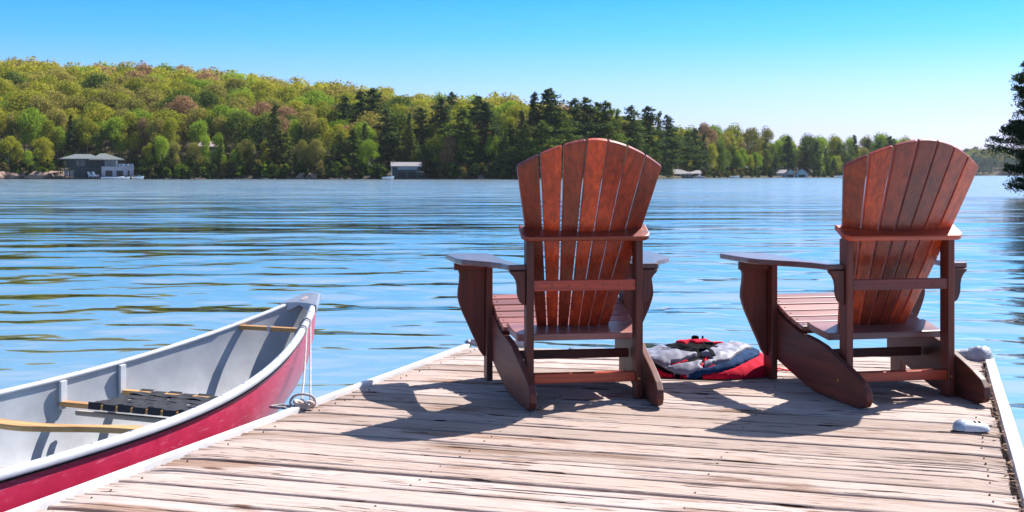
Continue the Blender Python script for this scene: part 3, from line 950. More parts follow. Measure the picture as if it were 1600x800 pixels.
# ------------------------------------------------------------------ dock light
def make_dock_light():
    D = 4.02
    p = at(1515, D)
    o = empty('dock_light', (p.x, p.y, .004), math.radians(-10), 'small white plastic dock light on the planks near the right edge strip', 'dock light')
    n, m_ = 12, 28; v = []
    for i in range(n+1):
        t = i/n; r = math.cos(t*math.pi/2)**.55; z = .026*math.sin(t*math.pi/2)
        for k in range(m_):
            a = 2*math.pi*k/m_
            sx = .060 if math.cos(a) > 0 else .048
            v.append((r*sx*math.copysign(abs(math.cos(a))**.8, math.cos(a))+.004, r*.036*math.copysign(abs(math.sin(a))**.8, math.sin(a)), z))
    mesh('housing', v, grid_faces(n+1, m_, True), PLASTIC_W, o, True)
    v = []
    for i in range(9):
        t = i/8; r = math.cos(t*math.pi/2); z = .033*math.sin(t*math.pi/2)
        for k in range(20):
            a = 2*math.pi*k/20
            v.append((-.030 + r*.026*math.cos(a), -.006 + r*.030*math.sin(a), z+.001))
    mesh('lens', v, grid_faces(9, 20, True), LENS, o, True)
    for x in (.016, .030):
        MB().box(x-.0035, x+.0035, -.014, .010, .018, .0272).build('slot', BLACK_CLOTH, o, False, .001)
make_dock_light()

# ------------------------------------------------------------------ life jacket between the chairs
def make_jacket():
    cx, cy = .838, 5.285
    o = empty('life_jacket', (cx, cy, 0.002), 0, 'crumpled red, grey and navy life jacket lying between the two wooden chairs', 'life jacket')
    def inside(px, py, poly):
        c = False; n = len(poly)
        for i in range(n):
            x0, y0 = poly[i]; x1, y1 = poly[(i+1) % n]
            if (y0 > py) != (y1 > py) and px < (x1-x0)*(py-y0)/(y1-y0)+x0: c = not c
        return c
    # panel layout as it lies, given in photo-crop coordinates and laid onto the modelled heap
    PAN = [('collar', BLACK_CLOTH, .012, [(600, 200), (700, 195), (860, 205), (870, 248), (760, 248), (680, 248), (600, 246)]),
           ('collar_end', BLACK_CLOTH, .012, [(920, 250), (985, 215), (1050, 262), (1085, 278), (980, 275)]),
           ('grey_panel', GREY_CLOTH, .010, [(215, 335), (320, 282), (395, 318), (470, 345), (560, 360), (650, 372), (560, 400), (510, 428), (440, 436), (432, 462), (380, 470), (300, 425), (215, 400)]),
           ('grey_panel', GREY_CLOTH, .012, [(800, 312), (900, 288), (1010, 292), (1125, 284), (1125, 322), (1020, 338), (950, 380), (905, 425), (760, 452), (710, 478), (700, 440), (770, 425), (740, 375), (670, 376)]),
           ('grey_panel', GREY_CLOTH, .008, [(395, 480), (500, 456), (640, 430), (690, 425), (655, 462), (690, 482), (625, 520), (600, 535), (530, 520), (500, 525), (440, 505)]),
           ('side_panel', NAVY_CLOTH, .006, [(640, 470), (710, 490), (905, 425), (955, 382), (1020, 340), (1130, 322), (1130, 375), (1000, 440), (900, 482), (760, 515), (640, 545), (600, 550), (560, 530), (690, 484)]),
           ('piping', BLACK_CLOTH, .003, [(400, 470), (500, 445), (600, 415), (700, 400), (705, 425), (640, 436), (500, 462), (400, 488)]),
           ('lining', BLACK_CLOTH, -.006, [(340, 290), (400, 262), (520, 272), (560, 284), (590, 266), (640, 280), (800, 280), (980, 275), (980, 302), (900, 300), (800, 330), (700, 395), (690, 430), (640, 440), (560, 400), (470, 355)]),
           ('piping', BLACK_CLOTH, .002, [(225, 395), (300, 425), (380, 470), (395, 480), (440, 505), (500, 525), (600, 550), (600, 565), (480, 530), (390, 505), (320, 455), (240, 415)])]
    def h(x, y):
        r = (abs(x/.305)**2.4 + abs(y/.275)**2.4)
        if r >= 1: return None
        z = .100*(1-r)**.50
        z += .012*mnoise.noise((x*11, y*11, 2)) + .006*mnoise.noise((x*30, y*26, 5))
        z += .007*math.sin((x*.6+y)*62 + 3*mnoise.noise((x*8, y*8, 1)))*max(0, mnoise.noise((x*6+3, y*6, 7))+.2)
        z -= .018*math.exp(-(((x+.02)/.13)**2 + ((y-.02)/.05)**2))
        z += .018*math.exp(-((x/.20)**2 + ((y-.12)/.05)**2))
        return max(.012, z)
    st = .0042; N = 76
    cells = {}
    H = {}
    for i in range(-N, N+1):
        for j in range(-N, N+1):
            v = h(i*st, j*st)
            if v is not None: H[i, j] = v
    for (i, j) in H:
        if (i+1, j) in H and (i, j+1) in H and (i+1, j+1) in H:
            x, y = (i+.5)*st, (j+.5)*st
            z = (H[i, j]+H[i+1, j+1])/2
            wx, wy = cx+x, cy+y
            px = (800 + F*wx/wy - 960)*5; py = (YH + F*(CAM_H-z)/wy - 480)*5
            px += 6*mnoise.noise((x*24, y*24, 3)); py += 5*mnoise.noise((x*24, y*24, 9))
            hit = -1
            slope_back = y > .16
            for k, (_, _, _, poly) in enumerate(PAN):
                if inside(px, py, poly): hit = k; break
            if slope_back and hit > 1: hit = -1
            cells.setdefault(hit, []).append((i, j))
    def build_cells(name, mat, off, cl):
        cs = set(cl); vi = {}; V = []; Fc = []
        def vid(i, j, low):
            k = (i, j, low)
            if k not in vi:
                vi[k] = len(V)
                V.append((i*st, j*st, (H[i, j]+off) if not low else max(0.0, H[i, j]-.014 if name != 'shell' else 0.0)))
            return vi[k]
        for (i, j) in cl:
            Fc.append((vid(i, j, 0), vid(i+1, j, 0), vid(i+1, j+1, 0), vid(i, j+1, 0)))
            for (di, dj, a, b_) in ((-1, 0, (i, j+1), (i, j)), (1, 0, (i+1, j), (i+1, j+1)), (0, -1, (i, j), (i+1, j)), (0, 1, (i+1, j+1), (i, j+1))):
                if (i+di, j+dj) not in cs:
                    Fc.append((vid(*b_, 0), vid(*a, 0), vid(*a, 1), vid(*b_, 1)))
        ob = mesh(name, V, Fc, mat, o, True)
        sm = ob.modifiers.new('smooth', 'SMOOTH'); sm.factor = .5; sm.iterations = 2
        return ob
    build_cells('shell', RED_CLOTH, 0.0, cells.get(-1, []))
    for k, (nm, mt, off, _) in enumerate(PAN):
        if k in cells: build_cells(nm, mt, off, cells[k])
    def strap(pts, w, mat, name='strap'):
        v = []
        pts = [Vector(p) for p in pts]
        for i, p in enumerate(pts):
            d = (pts[min(i+1, len(pts)-1)]-pts[max(i-1, 0)]); s_ = Vector((-d.y, d.x, 0)).normalized()
            v += [p-s_*w, p+s_*w, p+s_*w+Vector((0, 0, .003)), p-s_*w+Vector((0, 0, .003))]
        mesh(name, v, grid_faces(len(pts), 4, True), mat, o)
    def on(x, y, e=.008):
        return (x, y, (h(x, y) or 0)+e)
    strap([on(-.02+.004*k, -.055-.004*k*k, .014) for k in range(7)], .008, BLACK_CLOTH)
    strap([on(.00+.008*k, -.05-.006*k, .014) for k in range(6)], .005, BLACK_CLOTH)
    strap([on(-.19+.015*k, -.02-.012*k, .014) for k in range(8)], .004, BLACK_CLOTH)
    M = Matrix.Translation(on(.005, -.06, .014)) @ Matrix.Rotation(.5, 4, 'Z')
    MB().box(-.018, .018, -.012, .012, -.003, .008, M).build('buckle', BLACK_CLOTH, o, False, .003)
    strap([(.30, -.06, .012), (.36, -.10, .004), (.40, -.13, .003), (.43, -.14, .003)], .008, RED_CLOTH)
make_jacket()

# ------------------------------------------------------------------ far shore terrain
SHORE = [(-700, 300), (-300, 300), (0, 312), (400, 310), (630, 302), (850, 290), (1000, 320), (1060, 395), (1130, 440), (1200, 480), (1300, 520), (1400, 560), (1445, 600)]
RIDGE = [(-700, 36), (-300, 37), (0, 35.8), (100, 33.8), (260, 33), (400, 28.8), (500, 25), (600, 21.5), (700, 19), (800, 17.8), (880, 14), (960, 9), (1050, 4), (1150, 3.2), (1300, 3), (1400, 2.5), (1445, -2)]
def shoreD(u): return interp(u, SHORE) + 3*math.sin(u*.021) + 2*math.sin(u*.057+1)
def ground(u, t):
    zr = interp(u, RIDGE) - (1.6 if u < 900 else 0)
    k = max(0.0, min(1.0, t/215))
    z = WATER + (-.9 + 1.5*min(1, max(0, (t+1.5)/3.5))) + (zr)*(math.sin(k*math.pi/2)**1.15)
    if t > 215: z -= (t-215)*.05
    if u > 1400: z -= (u-1400)/45*3.0
    return z + .5*math.sin(u*.05+t*.11)*k
FLOOR = simple('forest_floor', (.06, .05, .03), .95, 0, .4, .35, .3, .2, .2)
def make_terrain():
    us = list(np.linspace(-700, 1460, 150)); ts = [-6, -3, -1.5, 0, 1, 2, 4, 8, 14, 22, 35, 50, 70, 95, 120, 150, 185, 215, 260, 340]
    v = []
    for u in us:
        D0 = shoreD(u)
        for t in ts:
            D = D0+t
            v.append((at(u, D, ground(u, t))))
    o = mesh('hillside_terrain', v, grid_faces(len(us), len(ts)), FLOOR, None, True)
    tag(o, kind='structure')
    # distant shore on the right
    us = list(np.linspace(1330, 2500, 50)); ts = [-10, 0, 8, 40, 100, 200, 400]
    v = []
    for u in us:
        for t in ts:
            h = -1.5 if t < 0 else interp(t, [(0, .1), (8, 1.5), (100, 12), (200, 19), (400, 17)])*(1 + .15*math.sin(u*.02))
            v.append(at(u, 1500+t, WATER+h))
    tag(mesh('distant_shore', v, grid_faces(len(us), len(ts)), FLOOR, None, True), kind='structure')
make_terrain()

# ------------------------------------------------------------------ foliage
def foliage_mat(name, c0, c1, c2, trans=.35, island=True):
    m, n, l, b = new_mat(name)
    geo = n.new('ShaderNodeNewGeometry'); oi = n.new('ShaderNodeObjectInfo')
    r = ramp(n, [(0, c0), (.5, c1), (1, c2)])
    l.new(geo.outputs['Random Per Island'], r.inputs[0])
    r2 = ramp(n, [(0, (.78, .80, .75)), (.5, (1, 1, 1)), (1, (1.22, 1.12, 1.1))]); l.new(oi.outputs['Random'], r2.inputs[0])
    c = mixc(n, l, r.outputs[0], r2.outputs[0], 1, 'MULTIPLY')
    at_ = n.new('ShaderNodeAttribute'); at_.attribute_name = 'tint'
    c = mixc(n, l, c, at_.outputs['Color'], 1, 'MULTIPLY')
    out = n['Material Output']; n.remove(b)
    d = n.new('ShaderNodeBsdfDiffuse'); tr = n.new('ShaderNodeBsdfTranslucent'); mx = n.new('ShaderNodeMixShader')
    mx.inputs[0].default_value = trans
    l.new(c, d.inputs[0]); l.new(c, tr.inputs[0]); l.new(d.outputs[0], mx.inputs[1]); l.new(tr.outputs[0], mx.inputs[2])
    l.new(mx.outputs[0], out.inputs[0])
    return m
LEAF = {
    'yellow green': foliage_mat('leaf_yellow_green', (.22, .24, .02), (.31, .32, .03), (.40, .39, .05), .42),
    'fresh green': foliage_mat('leaf_fresh_green', (.16, .25, .02), (.24, .35, .03), (.34, .44, .05), .42),
    'olive': foliage_mat('leaf_olive', (.20, .19, .04), (.27, .25, .05), (.35, .31, .08), .38),
    'russet': foliage_mat('leaf_russet', (.24, .14, .07), (.32, .20, .10), (.40, .27, .14), .35),
    'mid green': foliage_mat('leaf_mid_green', (.08, .12, .02), (.12, .17, .03), (.18, .23, .04), .38),
}
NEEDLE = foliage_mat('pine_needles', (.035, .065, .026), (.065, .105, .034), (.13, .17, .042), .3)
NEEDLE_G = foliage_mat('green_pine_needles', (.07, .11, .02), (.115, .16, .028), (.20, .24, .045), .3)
NEEDLE_N = foliage_mat('spruce_needles', (.012, .030, .015), (.026, .052, .022), (.06, .09, .03), .2)
BARK = simple('bark', (.075, .055, .045), .95, 0, .35, 3, .3)
BARK_PALE = simple('pale_birch_bark', (.55, .52, .48), .85, 0, .2, 3, .2)

def quads(cent, nrm, size, aspect, rg):
    """leaf-sized rhombi: centres, normals, sizes"""
    n = len(cent)
    r = rg.normal(size=(n, 3))
    a = np.cross(nrm, r); a /= np.linalg.norm(a, axis=1, keepdims=True)+1e-9
    b = np.cross(nrm, a)
    sa = (size)[:, None]; sb = (size*aspect)[:, None]
    v = np.stack([cent-a*sa, cent-b*sb, cent+a*sa, cent+b*sb], 1).reshape(-1, 3)
    return v

def quad_mesh(name, v, mat, tint=None):
    n = len(v)//4
    me = bpy.data.meshes.new(name)
    me.vertices.add(len(v)); me.vertices.foreach_set('co', v.astype(np.float32).ravel())
    me.loops.add(n*4); me.loops.foreach_set('vertex_index', np.arange(n*4, dtype=np.int32))
    me.polygons.add(n); me.polygons.foreach_set('loop_start', np.arange(0, n*4, 4, dtype=np.int32))
    try: me.polygons.foreach_set('loop_total', np.full(n, 4, dtype=np.int32))
    except Exception: pass
    at_ = me.attributes.new('tint', 'FLOAT_COLOR', 'FACE')
    if tint is None: tint = np.ones((n, 3))
    at_.data.foreach_set('color', np.concatenate([tint, np.ones((n, 1))], 1).astype(np.float32).ravel())
    me.update(calc_edges=True)
    if mat: me.materials.append(mat)
    return me

def broadleaf(seed, n, size, lobes=14, H=1.0, R=.42, low=.25, sparse=0.0):
    """unit-height crown: quads on many overlapping clumps"""
    rg = np.random.default_rng(seed)
    C = []; RR = []
    for i in range(lobes):
        a = rg.uniform(0, 2*np.pi); h = rg.uniform(0, 1)**.8
        rad = R*np.sqrt(max(0.05, 1-(2*h-.85)**2 * .75))*rg.uniform(.25, .78)
        C.append((math.cos(a)*rad, math.sin(a)*rad, low + (H-low-.10)*h)); RR.append(rg.uniform(.12, .25)*(1.1-.25*h))
    C.append((0, 0, H-.22)); RR.append(.22)
    C = np.array(C); RR = np.array(RR)
    w = RR**2; idx = rg.choice(len(C), n, p=w/w.sum())
    d = rg.normal(size=(n, 3)); d[:, 2] = d[:, 2]*.8 + .30
    d /= np.linalg.norm(d, axis=1, keepdims=True)
    rr = RR[idx]*(rg.uniform(.55, 1.06, n))
    c = C[idx] + d*rr[:, None]*np.array([1, 1, .85])
    nr = d + rg.normal(size=(n, 3))*.52; nr /= np.linalg.norm(nr, axis=1, keepdims=True)
    s = size*rg.uniform(.6, 1.3, n)
    return quads(c, nr, s, .65, rg)

def conifer(seed, n, size, kind='pine'):
    rg = np.random.default_rng(seed)
    c = []; nr = []
    tiers = 19 if kind == 'pine' else 26
    base = .14 if kind == 'pine' else .03
    W = .235 if kind == 'pine' else .18
    br = []
    for i in range(tiers):
        h = base + (1-base)*(i/tiers)**.92
        prof = min(1, (1-h)/.50)**.75*(.62+.38*min(1, (h-base)/.2))*rg.uniform(.6, 1.12) if kind == 'pine' else (1-h)**.85
        for k in range(rg.integers(5, 9)):
            a = rg.uniform(0, 2*np.pi)
            L = W*prof*rg.uniform(.45, 1.15)+.015
            br.append((a, h, L))
    br += [(0, .97, .035), (1, .985, .025), (2, .95, .045), (3.5, .96, .04), (4.6, .93, .05)]
    L = np.array([b[2] for b in br]); idx = rg.choice(len(br), n, p=L/L.sum())
    A = np.array([b[0] for b in br])[idx]; Hh = np.array([b[1] for b in br])[idx]; LL = L[idx]
    t = rg.uniform(0, 1, n)**.7
    up = .22 if kind == 'pine' else -.18
    r = LL*t
    spread = LL*.28*(.4+t*.7)
    x = np.cos(A)*r + rg.normal(size=n)*spread*.5
    y = np.sin(A)*r + rg.normal(size=n)*spread*.5
    z = Hh + r*up + rg.normal(size=n)*.011 + .014*np.sin(A*7)
    cc = np.stack([x, y, np.minimum(z, 1.0)], 1)
    nn = np.stack([rg.normal(size=n)*.5, rg.normal(size=n)*.5, np.ones(n)*.8], 1); nn /= np.linalg.norm(nn, axis=1, keepdims=True)
    return quads(cc, nn, size*rg.uniform(.6, 1.4, n), .5, rg)

def trunk_mesh(name, h, r, mat, limbs=0, seed=0):
    q = random.Random(seed); mb = MB()
    pts = [(q.uniform(-.008, .008)*i, q.uniform(-.008, .008)*i, h*i/5) for i in range(6)]
    mb.tube(pts, [r*(1-.8*i/5) for i in range(6)], 6)
    for k in range(limbs):
        a = q.uniform(0, 6.28); z = h*q.uniform(.35, .8); L = q.uniform(.14, .28)
        mb.tube([(0, 0, z), (math.cos(a)*L*.5, math.sin(a)*L*.5, z+L*.45), (math.cos(a)*L, math.sin(a)*L, z+L*.75)], [r*.45, r*.3, r*.12], 4)
    me = bpy.data.meshes.new(name); me.from_pydata(mb.v, [], mb.f); me.materials.append(mat)
    return me

BL = [quad_mesh('broadleaf_crown', broadleaf(s, 4200, .0185, lobes=l_, R=R_, low=lo), LEAF['yellow green'])
      for s, l_, R_, lo in ((1, 15, .40, .26), (2, 18, .44, .24), (3, 12, .36, .30), (4, 16, .30, .16), (5, 20, .46, .28), (6, 13, .27, .12))]
CF = [quad_mesh('conifer_crown', conifer(s, 5200, .0175), NEEDLE) for s in (11, 12, 13, 14, 15)]
SP = [quad_mesh('spruce_crown', conifer(s, 4200, .015, 'spruce'), NEEDLE) for s in (21, 22)]
TR = [trunk_mesh('trunk', .78, .014, BARK, 6, s) for s in (1, 2)] + [trunk_mesh('trunk', .8, .012, BARK_PALE, 5, 3)]
TC = trunk_mesh('pine_trunk', .98, .012, BARK, 0, 4)

TREES = []
def place_tree(kind, u, t, top=None, height=None, width=1.0, mat=None, mesh_i=None, name=None, label=None, cat='tree', group=None, D=None, birch=False):
    q = random.Random(int(u*31+t*7))
    Dd = (shoreD(u)+t) if D is None else D
    zg_ = ground(u, t) if D is None else WATER+.5
    if height is None:
        ztop = CAM_H + (YH-top)*Dd/F
        height = max(3.0, ztop-zg_)
    p = at(u, Dd, zg_-.15)
    o = empty(name or 'tree', p, q.uniform(0, 6.28), label, cat, group)
    o.scale = (height*width, height*width, height)
    cm = kind[mesh_i if mesh_i is not None else q.randrange(len(kind))]
    cr_ = bpy.data.objects.new('crown', cm); link(cr_, o)
    if mat:
        cr_.material_slots[0].link = 'OBJECT'; cr_.material_slots[0].material = mat
    tm = TC if kind is not BL else (TR[2] if birch else TR[q.randrange(2)])
    link(bpy.data.objects.new('trunk', tm), o)
    TREES.append((o, u, t))
    return o

# --- landmarks used to word the labels of the shoreline trees
MARKS = [(-200, 'beyond the left of the boathouse'), (50, 'pale rock outcrop'), (152, 'glass fronted boathouse'), (325, 'hidden brown cottage'), (633, 'dark gabled boathouse'),
         (740, 'pink shore boulders'), (1062, 'long low boathouse'), (1238, 'twin blue gabled boathouses'), (1312, 'white moored boat')]
ORD = ['nearest', 'second', 'third', 'fourth', 'fifth', 'sixth', 'seventh', 'eighth', 'ninth', 'tenth', 'eleventh', 'twelfth', '13th', '14th', '15th', '16th', '17th', '18th', '19th', '20th']
SHORE_LIST = []

# hand-placed conifers: (column, row of the top, metres behind the shoreline, tone, width)
CON = [(168, 112, 190, 'd', 1), (283, 118, 150, 'd', 1.1), (300, 112, 165, 'd', 1.2), (361, 120, 170, 'd', 1), (74, 140, 110, 'd', 1.2), (457, 140, 120, 'd', 1),
       (505, 164, 60, 'd', 1), (538, 154, 40, 'd', 1.1), (563, 146, 45, 'd', 1), (583, 142, 42, 'd', 1.25), (430, 162, 10, 'g', 1.25), (408, 196, 22, 'd', 1), (603, 174, 22, 'd', 1.1), (570, 196, 14, 'd', 1.2),
       (640, 180, 16, 'g', 1), (657, 172, 24, 'd', 1.1), (688, 156, 26, 'd', 1.1), (706, 148, 60, 'd', .9), (722, 172, 12, 'g', 1.2), (747, 154, 26, 'd', 1.15), (758, 164, 14, 'd', 1.2),
       (797, 196, 18, 'd', 1), (815, 176, 12, 'd', 1.1), (835, 148, 22, 'd', 1.15), (858, 142, 18, 'd', 1.25), (874, 172, 10, 'g', 1.1), (898, 158, 22, 'd', 1.15), (914, 156, 14, 'd', 1.2), (934, 164, 20, 'd', 1.1), (948, 162, 12, 'g', 1.2),
       (965, 174, 16, 'g', 1), (986, 169, 14, 'd', 1), (1012, 170, 12, 'd', 1.15), (1030, 178, 18, 'd', 1), (1043, 184, 10, 'd', 1.2), (1074, 204, 8, 'd', .95), (1086, 200, 14, 'd', 1), (1100, 208, 8, 'd', 1.1),
       (1125, 226, 8, 'd', 1), (1143, 216, 18, 'd', .8), (1196, 216, 12, 'd', .9), (1232, 212, 14, 'd', 1.05), (1258, 222, 18, 'd', 1.1), (1276, 220, 10, 'd', 1), (1311, 222, 16, 'd', .8), (1335, 210, 10, 'd', 1.2), (1357, 217, 14, 'd', 1.2),
       (1374, 220, 10, 'd', 1.1), (1391, 212, 12, 'd', 1.15), (345, 214, 5, 'g', .95), (372, 228, 4, 'g', .95), (20, 200, 12, 'd', 1), (110, 178, 20, 'd', 1), (240, 218, 8, 'd', 1), (268, 232, 5, 'd', 1),
       (480, 215, 8, 'd', 1), (520, 225, 8, 'd', 1.1), (668, 214, 6, 'd', 1.2), (780, 222, 6, 'd', 1), (1180, 240, 4, 'd', .9), (1303, 246, 3, 'd', 1), (-40, 150, 20, 'd', 1), (-90, 160, 12, 'd', 1), (-150, 140, 16, 'g', 1.1),
       (388, 212, 9, 'g', 1), (447, 205, 12, 'g', 1.1), (470, 196, 18, 'd', 1.1), (496, 208, 12, 'g', 1.1), (532, 204, 12, 'g', 1.15), (552, 200, 10, 'g', 1.2), (594, 208, 18, 'd', 1.2), (624, 205, 20, 'g', 1.1), (648, 214, 18, 'd', 1.2),
       (698, 196, 10, 'g', 1.2), (734, 196, 8, 'g', 1.2), (770, 200, 10, 'd', 1.2), (790, 204, 8, 'g', 1.2), (822, 198, 8, 'g', 1.2), (847, 192, 8, 'g', 1.2), (1152, 236, 10, 'd', 1), (1212, 238, 14, 'd', 1.1), (1290, 232, 14, 'd', 1.1), (1405, 226, 10, 'd', 1.1)]
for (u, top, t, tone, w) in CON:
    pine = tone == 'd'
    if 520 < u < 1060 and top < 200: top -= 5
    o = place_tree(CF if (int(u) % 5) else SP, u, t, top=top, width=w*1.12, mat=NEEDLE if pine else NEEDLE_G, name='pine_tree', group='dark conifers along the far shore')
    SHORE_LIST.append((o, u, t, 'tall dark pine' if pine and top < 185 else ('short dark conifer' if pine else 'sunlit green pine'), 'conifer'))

# shoreline broadleaf trees
q = random.Random(21)
u = -160.0
BUILD = [(92, 212), (604, 664), (1022, 1098), (1210, 1264)]
def in_build(u, pad=0): return any(a-pad < u < b+pad for a, b in BUILD)
while u < 1425:
    for row, (t0, t1, h0, h1) in enumerate(((5, 13, 5.5, 9.5), (20, 34, 9, 13.5))):
        uu = u + q.uniform(-5, 5) + row*6
        t = q.uniform(t0, t1)
        if in_build(uu, 3) and t < 16: t += 16
        
        h = q.uniform(h0, h1) * (1.30 if u > 1050 else 1)
        tone = q.choices(['yellow green', 'fresh green', 'olive', 'russet', 'mid green'], [3, 2.6, 2, 1.3, 2.2] if row else [2.2, 3, 1.4, 1.0, 2.6])[0]
        birch = q.random() < .30
        if row == 0 and 420 < uu < 880 and q.random() < .45: continue
        o = place_tree(BL, uu, t, height=h*1.12, width=q.uniform(.58, .95), mat=LEAF[tone], name='broadleaf_tree', birch=birch, mesh_i=q.choice([0, 2, 3, 5, 5, 3]) , group='broadleaf trees along the far shore')
        SHORE_LIST.append((o, uu, t, ('small ' if h < 7.5 else 'tall ' if h > 11.5 else '') + tone + ' broadleaf tree', 'tree'))
    u += q.uniform(17, 25) if u < 1000 else q.uniform(9, 13)
# word the labels: ordinal counted from the nearest landmark among alike trees
def nth(i):
    return ORD[i] if i < 20 else str(i+1) + {0: 'st', 1: 'nd', 2: 'rd'}.get(i % 10, 'th')
def word(items):
    buckets = {}
    for (o, u, t, look, cat) in items:
        mk = min(MARKS[1:], key=lambda m: abs(m[0]-u))
        side = 'left' if u < mk[0] else 'right'
        buckets.setdefault((look, mk, side), []).append((abs(u-mk[0]), o, cat))
    for (look, mk, side), L in buckets.items():
        L.sort(key=lambda x: x[0])
        for i, (_, o, cat) in enumerate(L):
            o['category'] = 'tree'
            if len(L) == 1: o['label'] = f'the only {look} just {side} of the {mk[1]}'
            elif i == 0: o['label'] = f'{look} closest on the {side} to the {mk[1]}'
            else: o['label'] = f'{look}, {nth(i)} one to the {side} of the {mk[1]}'
word(SHORE_LIST)

# hillside canopy: front trees are things, the thick back of the wood is one mass
q = random.Random(33)
hill = []
t = 34.0
while t < 225:
    u = -330 + q.uniform(0, 14)
    while u < 1420:
        zr = interp(u, RIDGE)
        if zr > 6 or t < 70:
            hill.append((u + q.uniform(-5, 5), t + q.uniform(-4, 4)))
        u += (8.6/(shoreD(u)+t)*F) * q.uniform(.8, 1.2)
    t += 9.5
big = sorted(hill, key=lambda a: a[1])
front = [h for h in big if -10 < h[0] < 1410]
front = front[:250]
fs = set(front)
def tone_at(u, t):
    k = mnoise.noise((u*.012, t*.03, 2.0)) + q.uniform(-.45, .45)
    if k > .42: return 'fresh green'
    if k > .0: return 'yellow green'
    if k > -.40: return 'olive'
    return q.choice(['russet', 'olive', 'mid green'])
HL = []
for (u, t) in front:
    tn = tone_at(u, t); h = q.uniform(11, 15.5) if u < 1050 else q.uniform(8, 11.5)
    if not (ground(u, t) > -.1): continue
    place_tree(BL, u, t, height=h, width=q.uniform(.9, 1.2), mat=LEAF[tn], name='canopy_tree', cat='tree', group='canopy trees of the far shore', mesh_i=q.choice([0, 1, 4, 2]))
    HL.append((TREES[-1][0], u, t, f'{tn} canopy tree', 'tree'))

word(HL)
base_c = {'yellow green': (.33, .34, .035), 'fresh green': (.26, .36, .035), 'olive': (.30, .28, .06), 'russet': (.34, .23, .12), 'mid green': (.14, .19, .035)}
MASS = foliage_mat('canopy_mass_leaves', (.72, .72, .7), (1, 1, 1), (1.25, 1.22, 1.2), .42)
vs, tints = [], []
rg = np.random.default_rng(5)
templ = [broadleaf(40+i, 1500, .027, lobes=16, R=.44, low=.30) for i in range(4)]
for (u, t) in hill:
    if (u, t) in fs: continue
    h = q.uniform(11.5, 16); a = q.uniform(0, 6.28); w = q.uniform(.9, 1.2)*h
    tv = templ[q.randrange(4)]
    R_ = np.array([[math.cos(a)*w, -math.sin(a)*w, 0], [math.sin(a)*w, math.cos(a)*w, 0], [0, 0, h]])
    p = at(u, shoreD(u)+t, ground(u, t)-.2)
    vs.append(tv @ R_.T + np.array(p)); c_ = np.array(base_c[tone_at(u, t)])*q.uniform(.85, 1.15)
    tints.append(np.tile(c_, (len(tv)//4, 1)))
me = quad_mesh('hillside_canopy', np.concatenate(vs), MASS, np.concatenate(tints))
o = bpy.data.objects.new('hillside_canopy', me); link(o)
tag(o, 'thick yellow green spring canopy covering the upper hillside', 'woodland', kind='stuff')

# distant wood on the right shore
vs, tints = [], []
templ2 = [broadleaf(60+i, 150, .085, lobes=10, R=.42, low=.15) for i in range(3)]
q = random.Random(9)
for i in range(620):
    row = q.random(); u = q.uniform(1345, 1900)
    t = row*210; D = 1500+t
    z = WATER + interp(t, [(0, .1), (8, 1.5), (100, 12), (200, 19), (400, 17)])
    h = q.uniform(15, 22); w = h*q.uniform(.8, 1.1); tv = templ2[q.randrange(3)]; a = q.uniform(0, 6.28)
    R_ = np.array([[math.cos(a)*w, -math.sin(a)*w, 0], [math.sin(a)*w, math.cos(a)*w, 0], [0, 0, h]])
    vs.append(tv @ R_.T + np.array(at(u, D, z)))
    if row < .22 or q.random() < .15: c_ = (.035, .07, .03)
    else: c_ = q.choice([(.22, .20, .03), (.17, .20, .03), (.13, .14, .03)])
    tints.append(np.tile(np.array(c_), (len(tv)//4, 1)))
me = quad_mesh('distant_wood', np.concatenate(vs), MASS, np.concatenate(tints))
o = bpy.data.objects.new('distant_wood', me); link(o)
tag(o, 'hazy distant wood behind the right hand chair across the lake', 'woodland', kind='stuff')

# undergrowth and rocks along the waterline
vs, tints = [], []
q = random.Random(12)
sh = [broadleaf(80+i, 110, .13, lobes=6, R=.5, low=0.0) for i in range(3)]
for i in range(1500):
    u = q.uniform(-250, 1430); t = 1.0 + 24*q.random()**1.7
    if in_build(u, 2) and t < 14: continue
    h = q.uniform(1.2, 3.6); w = h*q.uniform(.9, 1.5)
    tv = sh[q.randrange(3)]; a = q.uniform(0, 6.28)
    R_ = np.array([[math.cos(a)*w, -math.sin(a)*w, 0], [math.sin(a)*w, math.cos(a)*w, 0], [0, 0, h]])
    vs.append(tv @ R_.T + np.array(at(u, shoreD(u)+t, ground(u, t)-.1)))
    c_ = q.choice([(.05, .08, .015), (.10, .16, .015), (.035, .05, .015), (.16, .13, .04), (.04, .06, .02)])
    tints.append(np.tile(np.array(c_), (len(tv)//4, 1)))
me = quad_mesh('shore_undergrowth', np.concatenate(vs), MASS, np.concatenate(tints))
o = bpy.data.objects.new('shore_undergrowth', me); link(o)
tag(o, 'low dark and green bushes crowding the far waterline', 'undergrowth', kind='stuff')

